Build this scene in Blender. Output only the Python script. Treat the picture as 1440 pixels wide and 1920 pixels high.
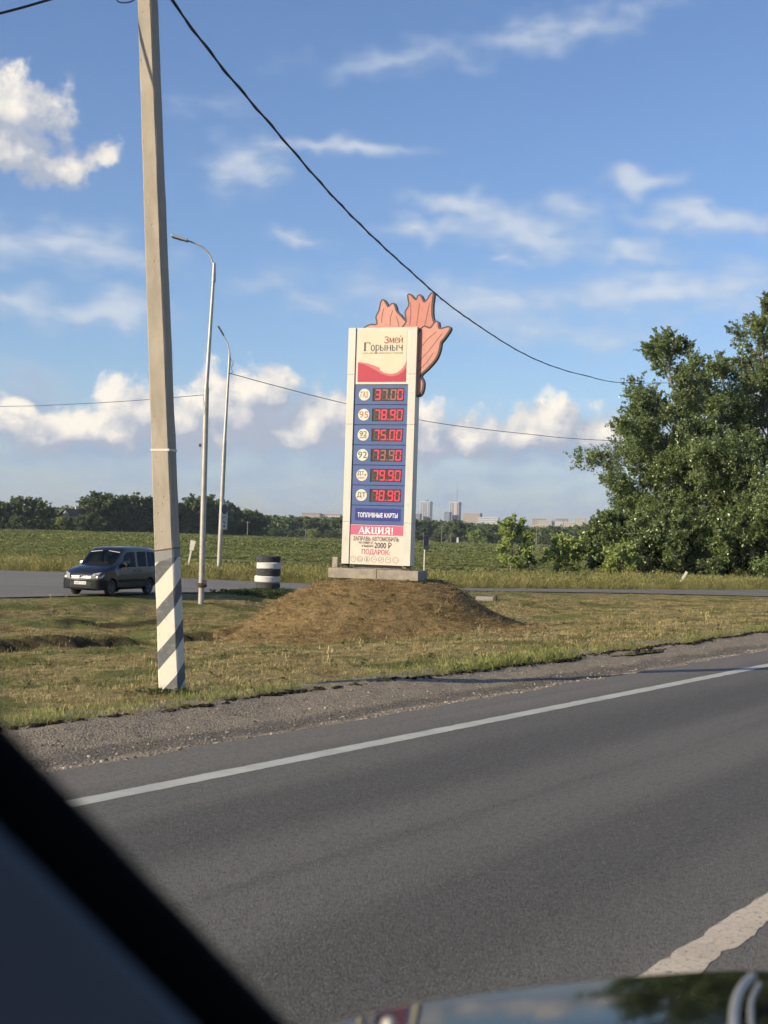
import bpy, bmesh, math, random
import numpy as np
from mathutils import Matrix, Vector

for o in list(bpy.data.objects):
    bpy.data.objects.remove(o, do_unlink=True)
SC = bpy.context.scene
COL = SC.collection
RNG = np.random.RandomState(7)
random.seed(7)

# ------------------------------------------------------------------ camera
FPX, CAM_H = 2600.0, 1.45
PITCH, ROLL = math.atan(43 / FPX), math.radians(1.8)
CAM_R = Matrix.Rotation(math.pi / 2 + PITCH, 3, 'X') @ Matrix.Rotation(ROLL, 3, 'Z')
cam_data = bpy.data.cameras.new('camera')
cam = bpy.data.objects.new('camera', cam_data)
COL.objects.link(cam)
cam.matrix_world = Matrix.Translation((0, 0, CAM_H)) @ CAM_R.to_4x4()
cam_data.sensor_fit = 'VERTICAL'
cam_data.sensor_height = 36.0
cam_data.sensor_width = 27.0
cam_data.lens = 36.0 * FPX / 1920.0
cam_data.clip_start = 0.05
cam_data.clip_end = 20000
cam_data.dof.use_dof = True
cam_data.dof.focus_distance = 36.0
cam_data.dof.aperture_fstop = 7.0
SC.camera = cam

# ------------------------------------------------------------------ light
SUN_AZ = Vector((-0.88, -0.475, 0)).normalized()
SUN_EL = math.radians(20.5)
SUN_DIR = (SUN_AZ * math.cos(SUN_EL) + Vector((0, 0, math.sin(SUN_EL)))).normalized()
sun_d = bpy.data.lights.new('sun', 'SUN')
sun_d.energy = 5.0
sun_d.angle = math.radians(0.55)
sun_d.color = (1.0, 0.86, 0.64)
sun = bpy.data.objects.new('sun', sun_d)
COL.objects.link(sun)
sun.rotation_euler = SUN_DIR.to_track_quat('Z', 'Y').to_euler()
sun.location = (-40, -25, 40)

SC.view_settings.view_transform = 'Standard'
SC.view_settings.look = 'None'
SC.view_settings.exposure = 0.42
SC.view_settings.gamma = 1.0
SC.view_settings.use_curve_mapping = False
SC.render.engine = 'CYCLES'
SC.cycles.use_denoising = True
SC.cycles.max_bounces = 5
SC.cycles.diffuse_bounces = 2
SC.cycles.glossy_bounces = 2
SC.cycles.use_adaptive_sampling = True
SC.cycles.adaptive_threshold = 0.03
SC.cycles.adaptive_min_samples = 12
SC.cycles.transparent_max_bounces = 16
SC.cycles.volume_bounces = 0
HAZE_D = 0.00011
SC.cycles.caustics_reflective = False
SC.cycles.caustics_refractive = False


def ray(x, y):
    """direction seen at photograph pixel (x, y) of 1440 x 1920"""
    return CAM_R @ Vector(((x - 720) / FPX, -(y - 960) / FPX, -1))


def gnd(x, y, z=0.0):
    d = ray(x, y)
    return Vector((0, 0, CAM_H)) + d * ((z - CAM_H) / d.z)


def at(x, y, Y):
    d = ray(x, y)
    return Vector((0, 0, CAM_H)) + d * (Y / d.y)


# ------------------------------------------------------------------ node helpers
class NT:
    def __init__(self, tree):
        self.t = tree
        self.n = tree.nodes
        self.l = tree.links

    def node(self, typ, **kw):
        nd = self.n.new(typ)
        for k, v in kw.items():
            if k.startswith('i_'):
                key = k[2:]
                key = int(key) if key.isdigit() else key.replace('_', ' ')
                self.put(nd.inputs[key], v)
            else:
                setattr(nd, k, v)
        return nd

    def put(self, sock, v):
        if isinstance(v, bpy.types.NodeSocket):
            self.l.new(v, sock)
        elif isinstance(v, bpy.types.Node):
            self.l.new(v.outputs[0], sock)
        else:
            if sock.type == 'RGBA' and hasattr(v, '__len__') and len(v) == 3:
                v = (*v, 1)
            sock.default_value = v

    def math(self, op, a, b=None, c=None, clamp=False):
        nd = self.n.new('ShaderNodeMath')
        nd.operation = op
        nd.use_clamp = clamp
        for i, v in enumerate((a, b, c)):
            if v is not None:
                self.put(nd.inputs[i], v)
        return nd.outputs[0]

    def vmath(self, op, a, b=None):
        nd = self.n.new('ShaderNodeVectorMath')
        nd.operation = op
        self.put(nd.inputs[0], a)
        if b is not None:
            self.put(nd.inputs[1], b)
        return nd

    def mix(self, f, a, b, blend='MIX'):
        nd = self.n.new('ShaderNodeMix')
        nd.data_type = 'RGBA'
        nd.blend_type = blend
        self.put(nd.inputs[0], f)
        self.put(nd.inputs[6], a)
        self.put(nd.inputs[7], b)
        return nd.outputs[2]

    def noise(self, vec, scale, detail=4, rough=0.55, dist=0.0, out=0):
        nd = self.n.new('ShaderNodeTexNoise')
        if vec is not None:
            self.put(nd.inputs['Vector'], vec)
        nd.inputs['Scale'].default_value = scale
        nd.inputs['Detail'].default_value = detail
        nd.inputs['Roughness'].default_value = rough
        nd.inputs['Distortion'].default_value = dist
        return nd.outputs[out]

    def ramp(self, v, a, b, lo=0.0, hi=1.0, interp='SMOOTHSTEP'):
        nd = self.n.new('ShaderNodeMapRange')
        nd.interpolation_type = interp
        self.put(nd.inputs[0], v)
        nd.inputs[1].default_value = a
        nd.inputs[2].default_value = b
        nd.inputs[3].default_value = lo
        nd.inputs[4].default_value = hi
        return nd.outputs[0]

    def mapping(self, vec, loc=(0, 0, 0), rot=(0, 0, 0), scale=(1, 1, 1)):
        nd = self.n.new('ShaderNodeMapping')
        self.put(nd.inputs[0], vec)
        nd.inputs[1].default_value = loc
        nd.inputs[2].default_value = rot
        nd.inputs[3].default_value = scale
        return nd.outputs[0]


# ------------------------------------------------------------------ world: Nishita sky with clouds
world = bpy.data.worlds.new('World')
SC.world = world
world.use_nodes = True
w = NT(world.node_tree)
w.n.clear()


def px_dir(x, y):
    d = ray(x, y).normalized()
    return math.atan2(d.x, d.y), math.asin(d.z)


CUM = [  # heaped clouds: px centre, px radii, rotation, weight
    (25, 205, 95, 70, 0, 1.0), (-70, 220, 120, 75, 0, 1.0), (130, 308, 78, 36, -12, .9), (5, 275, 100, 42, 0, .9),
    (262, 772, 66, 56, 10, 1), (180, 800, 120, 40, 0, 1), (60, 805, 80, 48, 0, 1), (30, 765, 40, 26, 0, .8),
    (330, 795, 90, 56, 0, 1), (440, 770, 110, 70, 0, 1), (478, 728, 62, 42, 0, 1), (400, 728, 60, 30, 0, .75),
    (520, 810, 90, 34, 0, .9), (583, 790, 62, 62, 0, 1), (612, 766, 38, 34, 0, .9), (640, 820, 60, 40, 0, .9),
    (798, 800, 48, 52, 0, .95), (850, 835, 90, 34, 0, .8), (1028, 786, 88, 40, 0, 1), (1010, 812, 120, 36, 0, .95),
    (1110, 806, 80, 36, 0, .8), (905, 850, 70, 26, 0, .7), (1180, 850, 90, 30, 0, .7),
    (715, 800, 95, 50, 0, .9), (770, 825, 85, 42, 0, .85), (880, 822, 90, 38, 0, .8), (-90, 790, 110, 55, 0, 1), (1400, 800, 110, 50, 0, .9),
]
STR = [  # thin and layered clouds
    (150, 462, 190, 44, 4, .9), (30, 455, 90, 36, 0, .8), (210, 580, 130, 42, 0, 1), (40, 570, 110, 36, 0, .9),
    (640, 275, 170, 20, -4, .95), (455, 305, 90, 52, -8, .95), (560, 456, 76, 22, 4, .85), (400, 195, 90, 18, 0, .35),
    (860, 388, 130, 32, 3, 1), (985, 432, 150, 50, 5, 1), (800, 428, 100, 20, 0, .9), (1075, 388, 80, 30, 0, .8),
    (1200, 335, 74, 24, 2, 1), (1330, 410, 170, 34, 4, 1), (1190, 470, 110, 28, 0, .95), (945, 488, 52, 13, 0, .8),
    (1250, 545, 330, 50, -3, .95), (880, 565, 330, 42, 3, .75), (1000, 615, 360, 42, 3, .6), (560, 548, 150, 20, 6, .5),
    (1030, 55, 260, 34, -13, .62), (760, 108, 190, 28, -8, .55), (-120, 480, 140, 40, 0, .8),
]
BNK = [(200, 835, 430, 75, 1, .9), (600, 845, 330, 70, 0, .8), (1000, 840, 420, 66, 2, .75), (30, 745, 110, 60, 0, .75),
       (700, 915, 1100, 75, 1, .5), (90, 890, 240, 40, 0, .3)]


def cloud_group(name, sets):
    """sets: list of (blobs, noise kind); one density output each"""
    g = bpy.data.node_groups.new(name, 'ShaderNodeTree')
    g.interface.new_socket('Vector', in_out='INPUT', socket_type='NodeSocketVector')
    for i in range(len(sets)):
        g.interface.new_socket(f'Density {i}', in_out='OUTPUT', socket_type='NodeSocketFloat')
    k = NT(g)
    gi = k.node('NodeGroupInput')
    go = k.node('NodeGroupOutput')
    vec = gi.outputs[0]
    sep = k.node('ShaderNodeSeparateXYZ', i_0=vec)
    half = math.pi / 11
    wrapped = k.math('SUBTRACT', k.math('PINGPONG', k.math('ADD', sep.outputs[0], half), 2 * half), half)
    p = k.node('ShaderNodeCombineXYZ', i_0=wrapped, i_1=sep.outputs[1]).outputs[0]

    def noise2(v, scale, detail, rough, out=0):
        nd = k.node('ShaderNodeTexNoise', noise_dimensions='2D', i_Vector=v)
        nd.inputs['Scale'].default_value = scale; nd.inputs['Detail'].default_value = detail; nd.inputs['Roughness'].default_value = rough
        return nd.outputs[out]
    # warp the blobs a little so that no outline is an ellipse
    wv = k.vmath('SCALE', k.vmath('SUBTRACT', noise2(vec, 26, 2, .5, 1), (0.5, 0.5, 0.5)).outputs[0])
    wv.inputs[3].default_value = 0.030
    p = k.vmath('ADD', p, wv.outputs[0]).outputs[0]
    cache = {}
    for i, (blobs, kind) in enumerate(sets):
        acc = None
        for (x, y, rx, ry, rot, wt) in blobs:
            a, e = px_dir(x, y)
            v = k.vmath('SUBTRACT', p, (a, e, 0)).outputs[0]
            if abs(rot) > 2:
                vr = k.node('ShaderNodeVectorRotate', rotation_type='Z_AXIS', i_Vector=v)
                vr.inputs['Angle'].default_value = math.radians(rot + 1.8)
                v = vr.outputs[0]
            gy = 1.15 if kind == 'heap' else 1.12
            ln = k.vmath('LENGTH', k.vmath('MULTIPLY', v, (FPX / (rx * gy), FPX / (ry * gy), 0)).outputs[0]).outputs['Value']
            if wt != 1:
                ln = k.math('MULTIPLY_ADD', ln, wt, 1 - wt)
            acc = ln if acc is None else k.math('SMOOTH_MIN', acc, ln, 0.25)
        if kind not in cache:
            cache[kind] = noise2(vec, 42, 6, .60) if kind == 'heap' else noise2(k.vmath('MULTIPLY', vec, (1, 2.6, 1)).outputs[0], 28, 5, .55)
        amp, mid = {'heap': (1.35, .41), 'layer': (1.0, .42), 'bank': (.9, .45)}[kind]
        k.put(go.inputs[i], k.math('MULTIPLY_ADD', k.math('SUBTRACT', cache[kind], mid), amp, k.math('SUBTRACT', 1.0, acc)))
    return g


CG = cloud_group('cloud_field', [(CUM, 'heap'), (STR, 'layer'), (BNK, 'bank')])
CG2 = cloud_group('cloud_field_sunward', [(CUM, 'heap')])
gen = w.node('ShaderNodeTexCoord').outputs['Generated']
gd = w.vmath('NORMALIZE', gen).outputs[0]
sx = w.node('ShaderNodeSeparateXYZ', i_0=gd)
azel = w.node('ShaderNodeCombineXYZ', i_0=w.math('ARCTAN2', sx.outputs[0], sx.outputs[1]),
              i_1=w.math('ARCSINE', sx.outputs[2])).outputs[0]
c1 = w.n.new('ShaderNodeGroup'); c1.node_tree = CG; w.put(c1.inputs[0], azel)
c2 = w.n.new('ShaderNodeGroup'); c2.node_tree = CG2
w.put(c2.inputs[0], w.vmath('ADD', azel, (-0.015, 0.016, 0)).outputs[0])   # a step towards the sun
sky = w.n.new('ShaderNodeTexSky')
sky.sky_type = 'NISHITA'
sky.sun_disc = False
sky.sun_elevation = SUN_EL
sky.sun_rotation = math.atan2(SUN_AZ.x, SUN_AZ.y)
sky.altitude = 100
sky.air_density = 1.0
sky.dust_density = 0.7
sky.ozone_density = 2.6
K = 10.0
base = w.node('ShaderNodeMix', data_type='RGBA', blend_type='MULTIPLY')
w.put(base.inputs[0], 1.0); w.put(base.inputs[6], sky.outputs[0]); w.put(base.inputs[7], (0.96, 1.02, 1.20, 1))
skyc = base.outputs[2]
el = w.math('ARCSINE', sx.outputs[2])
above = w.ramp(el, -0.01, 0.02)
lay_a = w.math('MULTIPLY', w.math('MULTIPLY', w.ramp(c1.outputs[1], -0.12, 1.0), 0.66), above)
lay_l = w.ramp(c1.outputs[1], 0.1, 1.3)
lay_col = w.mix(lay_l, (0.36 * K, 0.43 * K, 0.54 * K), (0.60 * K, 0.62 * K, 0.64 * K))
bank_a = w.math('MULTIPLY', w.math('MULTIPLY', w.ramp(c1.outputs[2], -0.15, 0.7), 0.85), above)
bank_l = w.ramp(c1.outputs[2], 1.1, 0.0)
bank_col = w.mix(bank_l, (0.235 * K, 0.32 * K, 0.45 * K), (0.38 * K, 0.45 * K, 0.55 * K))
heap_a = w.math('MULTIPLY', w.ramp(c1.outputs[0], 0.0, 0.55), above)
heap_d = w.math('SUBTRACT', c1.outputs[0], c2.outputs[0])
heap_l = w.math('ADD', w.math('MULTIPLY', heap_d, 1.0), 0.12, clamp=True)
heap_col = w.mix(heap_l, (0.33 * K, 0.37 * K, 0.45 * K), (0.80 * K, 0.74 * K, 0.65 * K))  # sunlit and shaded sides of the heaps painted into the cloud colour
cc = w.mix(bank_a, skyc, bank_col)
cc = w.mix(lay_a, cc, lay_col)
cc = w.mix(heap_a, cc, heap_col)
bg = w.node('ShaderNodeBackground', i_Color=cc, i_Strength=0.1)
w.node('ShaderNodeOutputWorld', i_Surface=bg.outputs[0])
world.cycles.sampling_method = 'MANUAL'
world.cycles.sample_map_resolution = 256


# ------------------------------------------------------------------ object helpers
def tag(o, label=None, cat=None, group=None, kind=None):
    if label: o['label'] = label
    if cat: o['category'] = cat
    if group: o['group'] = group
    if kind: o['kind'] = kind
    return o


def empty(name, loc=(0, 0, 0), rz=0.0, label=None, cat=None, group=None):
    o = bpy.data.objects.new(name, None)
    COL.objects.link(o)
    o.location = loc
    o.rotation_euler = (0, 0, rz)
    return tag(o, label, cat, group)


def link(name, me, mat=None, parent=None, smooth=False):
    o = bpy.data.objects.new(name, me)
    COL.objects.link(o)
    if mat is not None and not me.materials:
        me.materials.append(mat)
    if parent is not None:
        o.parent = parent
    if smooth:
        me.shade_smooth()
    return o


def np_mesh(name, V, F):
    """V (n,3), F (m,k) with one face size"""
    V = np.ascontiguousarray(V, dtype=np.float32)
    F = np.ascontiguousarray(F, dtype=np.int32)
    me = bpy.data.meshes.new(name)
    me.vertices.add(len(V)); me.vertices.foreach_set('co', V.ravel())
    m, k = F.shape
    me.loops.add(m * k); me.loops.foreach_set('vertex_index', F.ravel())
    me.polygons.add(m)
    me.polygons.foreach_set('loop_start', np.arange(0, m * k, k, dtype=np.int32))
    me.update(calc_edges=True)
    me.shade_flat()
    return me


class MB:
    """collects shapes; build() links them as ONE mesh object"""

    def __init__(self):
        self.v = []; self.f = []

    def add(self, vs, fs, M=None):
        b = len(self.v)
        for p in vs:
            p = Vector(p)
            self.v.append(tuple(M @ p) if M is not None else tuple(p))
        for f in fs:
            self.f.append([b + i for i in f])
        return self

    def box(self, x0, x1, y0, y1, z0, z1, M=None):
        vs = [(x, y, z) for z in (z0, z1) for y in (y0, y1) for x in (x0, x1)]
        return self.add(vs, [(0, 2, 3, 1), (4, 5, 7, 6), (0, 1, 5, 4), (2, 6, 7, 3), (0, 4, 6, 2), (1, 3, 7, 5)], M)

    def bevbox(self, x0, x1, y0, y1, z0, z1, b=0.01, M=None):
        bm = bmesh.new()
        bmesh.ops.create_cube(bm, size=1)
        for v in bm.verts:
            v.co = Vector(((x0 + x1) / 2 + v.co.x * (x1 - x0), (y0 + y1) / 2 + v.co.y * (y1 - y0), (z0 + z1) / 2 + v.co.z * (z1 - z0)))
        bmesh.ops.bevel(bm, geom=list(bm.edges), offset=b, segments=2, affect='EDGES', profile=0.6)
        bm.verts.index_update()
        vs = [v.co.copy() for v in bm.verts]; fs = [[v.index for v in f.verts] for f in bm.faces]
        bm.free()
        return self.add(vs, fs, M)

    def prism(self, pts, y0, y1, M=None):
        """outline pts (x,z) extruded along y from y0 (front) to y1"""
        n = len(pts)
        area = sum(pts[i][0] * pts[(i + 1) % n][1] - pts[(i + 1) % n][0] * pts[i][1] for i in range(n))
        if area < 0:
            pts = pts[::-1]
        vs = [(x, y0, z) for x, z in pts] + [(x, y1, z) for x, z in pts]
        fs = [list(range(n)), list(range(2 * n - 1, n - 1, -1))]
        fs += [(i, n + i, n + (i + 1) % n, (i + 1) % n) for i in range(n)]
        return self.add(vs, fs, M)

    def tube(self, pts, rad, n=8, caps=True):
        pts = [Vector(p) for p in pts]
        if not hasattr(rad, '__len__'):
            rad = [rad] * len(pts)
        b = len(self.v)
        ref = None
        for i, p in enumerate(pts):
            t = (pts[min(i + 1, len(pts) - 1)] - pts[max(i - 1, 0)]).normalized()
            if ref is None:
                ref = Vector((1, 0, 0)) if abs(t.x) < 0.8 else Vector((0, 1, 0))
            u = (ref - t * ref.dot(t)).normalized(); ref = u
            vv = t.cross(u)
            for k in range(n):
                a = 2 * math.pi * k / n
                self.v.append(tuple(p + (u * math.cos(a) + vv * math.sin(a)) * rad[i]))
        for i in range(len(pts) - 1):
            for k in range(n):
                k2 = (k + 1) % n
                self.f.append([b + i * n + k, b + i * n + k2, b + (i + 1) * n + k2, b + (i + 1) * n + k])
        if caps:
            self.f.append([b + k for k in range(n)][::-1])
            e = b + (len(pts) - 1) * n
            self.f.append([e + k for k in range(n)])
        return self

    def lathe(self, prof, n=24, M=None):
        """prof [(r,z)] about z; open profile"""
        vs = []; fs = []
        for r, z in prof:
            for k in range(n):
                a = 2 * math.pi * k / n
                vs.append((r * math.cos(a), r * math.sin(a), z))
        for i in range(len(prof) - 1):
            for k in range(n):
                k2 = (k + 1) % n
                fs.append((i * n + k, i * n + k2, (i + 1) * n + k2, (i + 1) * n + k))
        return self.add(vs, fs, M)

    def disc(self, cx, cz, r, y0, y1, n=28, M=None, rz=None):
        rz = rz or r
        return self.prism([(cx + r * math.cos(2 * math.pi * k / n), cz + rz * math.sin(2 * math.pi * k / n)) for k in range(n)], y0, y1, M)

    def ring(self, cx, cz, r0, r1, y0, y1, n=28, M=None):
        vs = []; fs = []
        for k in range(n):
            a = 2 * math.pi * k / n
            for r in (r0, r1):
                for y in (y0, y1):
                    vs.append((cx + r * math.cos(a), y, cz + r * math.sin(a)))
        for k in range(n):
            a, b = 4 * k, 4 * ((k + 1) % n)
            fs += [(a, b, b + 2, a + 2), (a + 1, a + 3, b + 3, b + 1), (a + 2, b + 2, b + 3, a + 3), (a, a + 1, b + 1, b)]
        return self.add(vs, fs, M)

    def mesh(self, name):
        me = bpy.data.meshes.new(name)
        me.from_pydata(self.v, [], self.f)
        me.update()
        return me

    def build(self, name, mat, parent=None, smooth=False, fix=True):
        me = self.mesh(name)
        if fix:
            bm = bmesh.new(); bm.from_mesh(me)
            bmesh.ops.recalc_face_normals(bm, faces=bm.faces)
            bm.to_mesh(me); bm.free()
        o = link(name, me, mat, parent)
        if smooth:
            me.shade_smooth()
            try:
                me.set_sharp_from_angle(angle=math.radians(38))
            except Exception:
                pass
        return o


def copy_tree(o, parent=None):
    c = o.copy(); COL.objects.link(c); c.parent = parent
    for ch in o.children:
        copy_tree(ch, c)
    return c


# ------------------------------------------------------------------ materials
def material(name, col, rough=0.6, metal=0.0, col2=None, scale=6.0, lo=.35, hi=.7, bump=0.0, bscale=40.0, spec=0.5,
             coat=0.0, detail=5, coords='Object', stretch=(1, 1, 1), dirt=None, emit=None, estr=0.0):
    m = bpy.data.materials.new(name)
    m.use_nodes = True
    k = NT(m.node_tree)
    b = k.n['Principled BSDF']
    b.inputs['Roughness'].default_value = rough
    b.inputs['Metallic'].default_value = metal
    b.inputs['Specular IOR Level'].default_value = spec
    b.inputs['Coat Weight'].default_value = coat
    b.inputs['Coat Roughness'].default_value = 0.04
    tc = k.node('ShaderNodeTexCoord').outputs[coords]
    if stretch != (1, 1, 1):
        tc = k.mapping(tc, scale=stretch)
    c = (*col, 1)
    if col2 is None:
        col2 = tuple(x * 0.86 for x in col)
    c = k.mix(k.ramp(k.noise(tc, scale, detail, 0.6), lo, hi), c, (*col2, 1))
    if dirt:
        dc, dsc, dlo, dhi = dirt
        c = k.mix(k.ramp(k.noise(tc, dsc, 7, 0.65, 0.2), dlo, dhi), c, (*dc, 1))
    k.put(b.inputs['Base Color'], c)
    if bump:
        bn = k.node('ShaderNodeBump', i_Strength=bump, i_Height=k.noise(tc, bscale, 4, 0.6))
        bn.inputs['Distance'].default_value = 0.02
        k.put(b.inputs['Normal'], bn.outputs[0])
    if emit:
        k.put(b.inputs['Emission Color'], (*emit, 1))
        b.inputs['Emission Strength'].default_value = estr
    return m


# ------------------------------------------------------------------ value noise for terrain and scattering
_LAT = np.random.RandomState(3).rand(256, 256)


def vnoise(x, y):
    xi = np.floor(x).astype(int); yi = np.floor(y).astype(int)
    fx = x - xi; fy = y - yi
    fx = fx * fx * (3 - 2 * fx); fy = fy * fy * (3 - 2 * fy)
    g = lambda a, b: _LAT[a % 256, b % 256]
    return (g(xi, yi) * (1 - fx) + g(xi + 1, yi) * fx) * (1 - fy) + (g(xi, yi + 1) * (1 - fx) + g(xi + 1, yi + 1) * fx) * fy


def fbm(x, y, octv=4):
    s = 0; a = 0.5
    for i in range(octv):
        s = s + a * vnoise(x * 2 ** i + 17 * i, y * 2 ** i + 31 * i); a *= 0.5
    return s / (1 - 0.5 ** octv)


def sstep(a, b, x):
    t = np.clip((x - a) / (b - a), 0, 1)
    return t * t * (3 - 2 * t)


# ------------------------------------------------------------------ terrain
RD = np.array([0.5437, 0.8393])            # direction of the highway
RN = np.array([-0.8393, 0.5437])           # towards the far side


def q_of(X, Y): return X * RN[0] + Y * RN[1]
def s_of(X, Y): return X * RD[0] + Y * RD[1]
def from_sq(s, q): return s * RD[0] + q * RN[0], s * RD[1] + q * RN[1]


NEAR_E = np.array([(-70, 20), (-40, 30), (-22, 38), (-12, 43.8), (-10.4, 46.1), (-7.3, 51.1), (-5.6, 53.2), (-3.7, 56.8), (0, 59.6), (3.9, 61.8),
                   (12.1, 65.2), (18.5, 66.4), (40, 77), (80, 110)], float)
FAR_E = np.array([(-70, 62), (-40, 66), (-24, 68.6), (-18.8, 69), (-15.9, 69.4), (-9.4, 66.2), (-6.6, 65), (-4.4, 64.2), (0, 64.0), (4.1, 64.8),
                  (13.1, 70.4), (21.5, 76.5), (40, 90), (80, 125)], float)


def near_y(X): return np.interp(X, NEAR_E[:, 0], NEAR_E[:, 1])
def far_y(X): return np.interp(X, FAR_E[:, 0], FAR_E[:, 1])


def lip_q(s):
    return 7.52 + 0.16 * (fbm(s * 0.35, s * 0 + 3.1, 3) - 0.5) * 2 + 0.10 * (vnoise(s * 1.7, s * 0 + 9.0) - 0.5) + 0.06 * (vnoise(s * 5, s * 0 + 2.0) - 0.5)


SCARPS = [(-9.4, 29.6, -5.2, 32.4, .20), (-5.4, 33.2, -3.0, 34.9, .17), (-9.5, 38.0, -5.5, 40.0, .10)]


def scarp_uv(X, Y, x0, y0, x1, y1):
    L = math.hypot(x1 - x0, y1 - y0); dx, dy = (x1 - x0) / L, (y1 - y0) / L
    u = (X - x0) * dx + (Y - y0) * dy
    v = -(X - x0) * dy + (Y - y0) * dx
    v = v + .35 * (vnoise(u * 1.3 + x0, u * 0 + 7) - .5) + .12 * (vnoise(u * 5, u * 0 + 3) - .5)
    return u, v, L


def zt(X, Y, micro=True):
    X = np.asarray(X, float); Y = np.asarray(Y, float)
    q = q_of(X, Y); s = s_of(X, Y)
    zq = np.interp(q, [-400, -9, -8, 7.6, 8.6, 9.5, 13, 17, 19.5, 23, 40], [-2.0, -0.7, -0.08, -0.03, -0.09, -0.14, -0.50, -0.94, -1.12, -1.3, -1.3])
    d = near_y(X) - Y
    t = sstep(9.0, 0.8, d)
    z = zq * (1 - t) + (-0.93) * t
    z = np.where(q < 7.9, zq, z)
    z = np.where((d < 0) & (q > 8), -0.93, z)
    # below the shoulder and the carriageway
    z = np.where((q < lip_q(s)) & (q > -8.5), -0.10, z)
    # ditch in front of the van, left of the mound
    for (x0, y0, x1, y1, A) in SCARPS:      # low broken banks left of the mound
        u, v, L = scarp_uv(X, Y, x0, y0, x1, y1)
        win = sstep(0, .9, u) * sstep(L, L - .9, u)
        z = z + A * win * (sstep(-.10, .10, v) * (1 - sstep(.3, 3.2, v)) - .45 * sstep(-2.4, -.12, v) * (1 - sstep(-.10, .10, v)))
    if micro:
        g = np.clip((q - 7.6) / 1.0, 0, 1) * np.clip(1 - np.abs(d + 4) / 6 * 0, 0, 1)
        z = z + g * ((fbm(X * 0.55, Y * 0.55, 3) - 0.5) * 0.16 + (fbm(X * 2.3, Y * 2.3, 3) - 0.5) * 0.07) * np.where(d < 0, 0.5, np.clip(d / 5, .12, 1.0)) * (1 + .7 * sstep(9, 14, q))
        under = (d < 0.15) & (Y < far_y(X) + 0.2) & (q > 8)
        z = np.where(under, np.minimum(z, -0.95), z)
        far = np.clip((Y - 80) / 200, 0, 1)
        z = z + far * (fbm(X * 0.012, Y * 0.012, 2) - 0.5) * 0.8
    return z

# ------------------------------------------------------------------ ground sheet
def build_ground():
    th = np.radians(np.concatenate([np.arange(-180, -24, 6.0), np.arange(-24, 24, 0.14), np.arange(24, 180, 6.0)]))
    r = np.concatenate([np.arange(2.0, 9, 0.5), np.arange(9, 85, 0.2), 85 * 1.06 ** np.arange(0, 76)])
    T, Rr = np.meshgrid(th, r)
    X = np.sin(T) * Rr; Y = np.cos(T) * Rr
    Z = zt(X, Y)
    nr, nt = X.shape
    V = np.stack([X, Y, Z], -1).reshape(-1, 3)
    V = np.vstack([V, [[0, 0, -0.10]]])
    i = np.arange(nr - 1)[:, None]; j = np.arange(nt)[None, :]
    j2 = (j + 1) % nt
    F = np.stack([i * nt + j, (i + 1) * nt + j, (i + 1) * nt + j2, i * nt + j2], -1).reshape(-1, 4)[:, ::-1]
    me = np_mesh('ground', V, F)
    q = q_of(V[:, 0], V[:, 1]); d = near_y(V[:, 0]) - V[:, 1]
    df = V[:, 1] - far_y(V[:, 0])
    edge = far_y(V[:, 0]) + 13 + (fbm(V[:, 0] * 0.08, V[:, 1] * 0.08, 3) - 0.5) * 8
    field = sstep(edge - 4, edge + 4, V[:, 1]) * (df > 0)
    tall = (df > 0) * (1 - field)
    soil = np.clip(1 - np.abs(q - 7.35) / 0.28, 0, 1) * (q < 7.7)
    for sc_ in SCARPS:
        u, v, L = scarp_uv(V[:, 0], V[:, 1], *sc_[:4])
        soil = np.maximum(soil, (sstep(.2, 1.0, u) * sstep(L - .2, L - 1.0, u) * np.clip(1.5 - np.abs(v) / .16, 0, 1)))
    c = me.color_attributes.new('zone', 'FLOAT_COLOR', 'POINT')
    c.data.foreach_set('color', np.stack([field, tall, soil, np.ones_like(q)], -1).astype(np.float32).ravel())
    m = bpy.data.materials.new('ground_cover'); m.use_nodes = True
    k = NT(m.node_tree); b = k.n['Principled BSDF']
    b.inputs['Roughness'].default_value = 0.95; b.inputs['Specular IOR Level'].default_value = 0.1
    geo = k.node('ShaderNodeNewGeometry').outputs['Position']
    zone = k.node('ShaderNodeSeparateColor', i_0=k.node('ShaderNodeAttribute', attribute_name='zone').outputs[0])
    verge = k.mix(k.ramp(k.noise(geo, 0.55, 5), .42, .58), (0.264, 0.215, 0.093), (0.129, 0.146, 0.043))
    verge = k.mix(k.ramp(k.noise(geo, 9, 5, .7), .45, .72), verge, (0.073, 0.055, 0.024))
    verge = k.mix(k.ramp(k.noise(geo, 40, 3, .7), .55, .75), verge, (0.328, 0.280, 0.114))
    rows = k.noise(k.mapping(geo, scale=(0.02, 0.30, 1)), 1.0, 6, .6)
    fieldc = k.mix(k.ramp(rows, .35, .65), (0.119, 0.132, 0.047), (0.203, 0.210, 0.073))
    fieldc = k.mix(k.ramp(k.noise(k.mapping(geo, scale=(.2, .9, 1)), 1.3, 5, .7), .5, .7), fieldc, (0.246, 0.240, 0.092))
    tallc = k.mix(k.ramp(k.noise(geo, 0.7, 5), .4, .6), (.12, .125, .035), (.19, .165, .06))
    c1_ = k.mix(zone.outputs[1], verge, tallc)
    c1_ = k.mix(zone.outputs[0], c1_, fieldc)
    soilc = k.mix(k.ramp(k.noise(geo, 25, 5, .7), .35, .65), (.030, .022, .014), (.075, .055, .034))
    c1_ = k.mix(zone.outputs[2], c1_, soilc)
    k.put(b.inputs['Base Color'], c1_)
    bn = k.node('ShaderNodeBump', i_Strength=0.9, i_Height=k.noise(geo, 14, 6, .7)); bn.inputs['Distance'].default_value = 0.05
    k.put(b.inputs['Normal'], bn.outputs[0])
    o = link('ground', me, m, None, True)
    return tag(o, kind='structure')


ground = build_ground()

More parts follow.
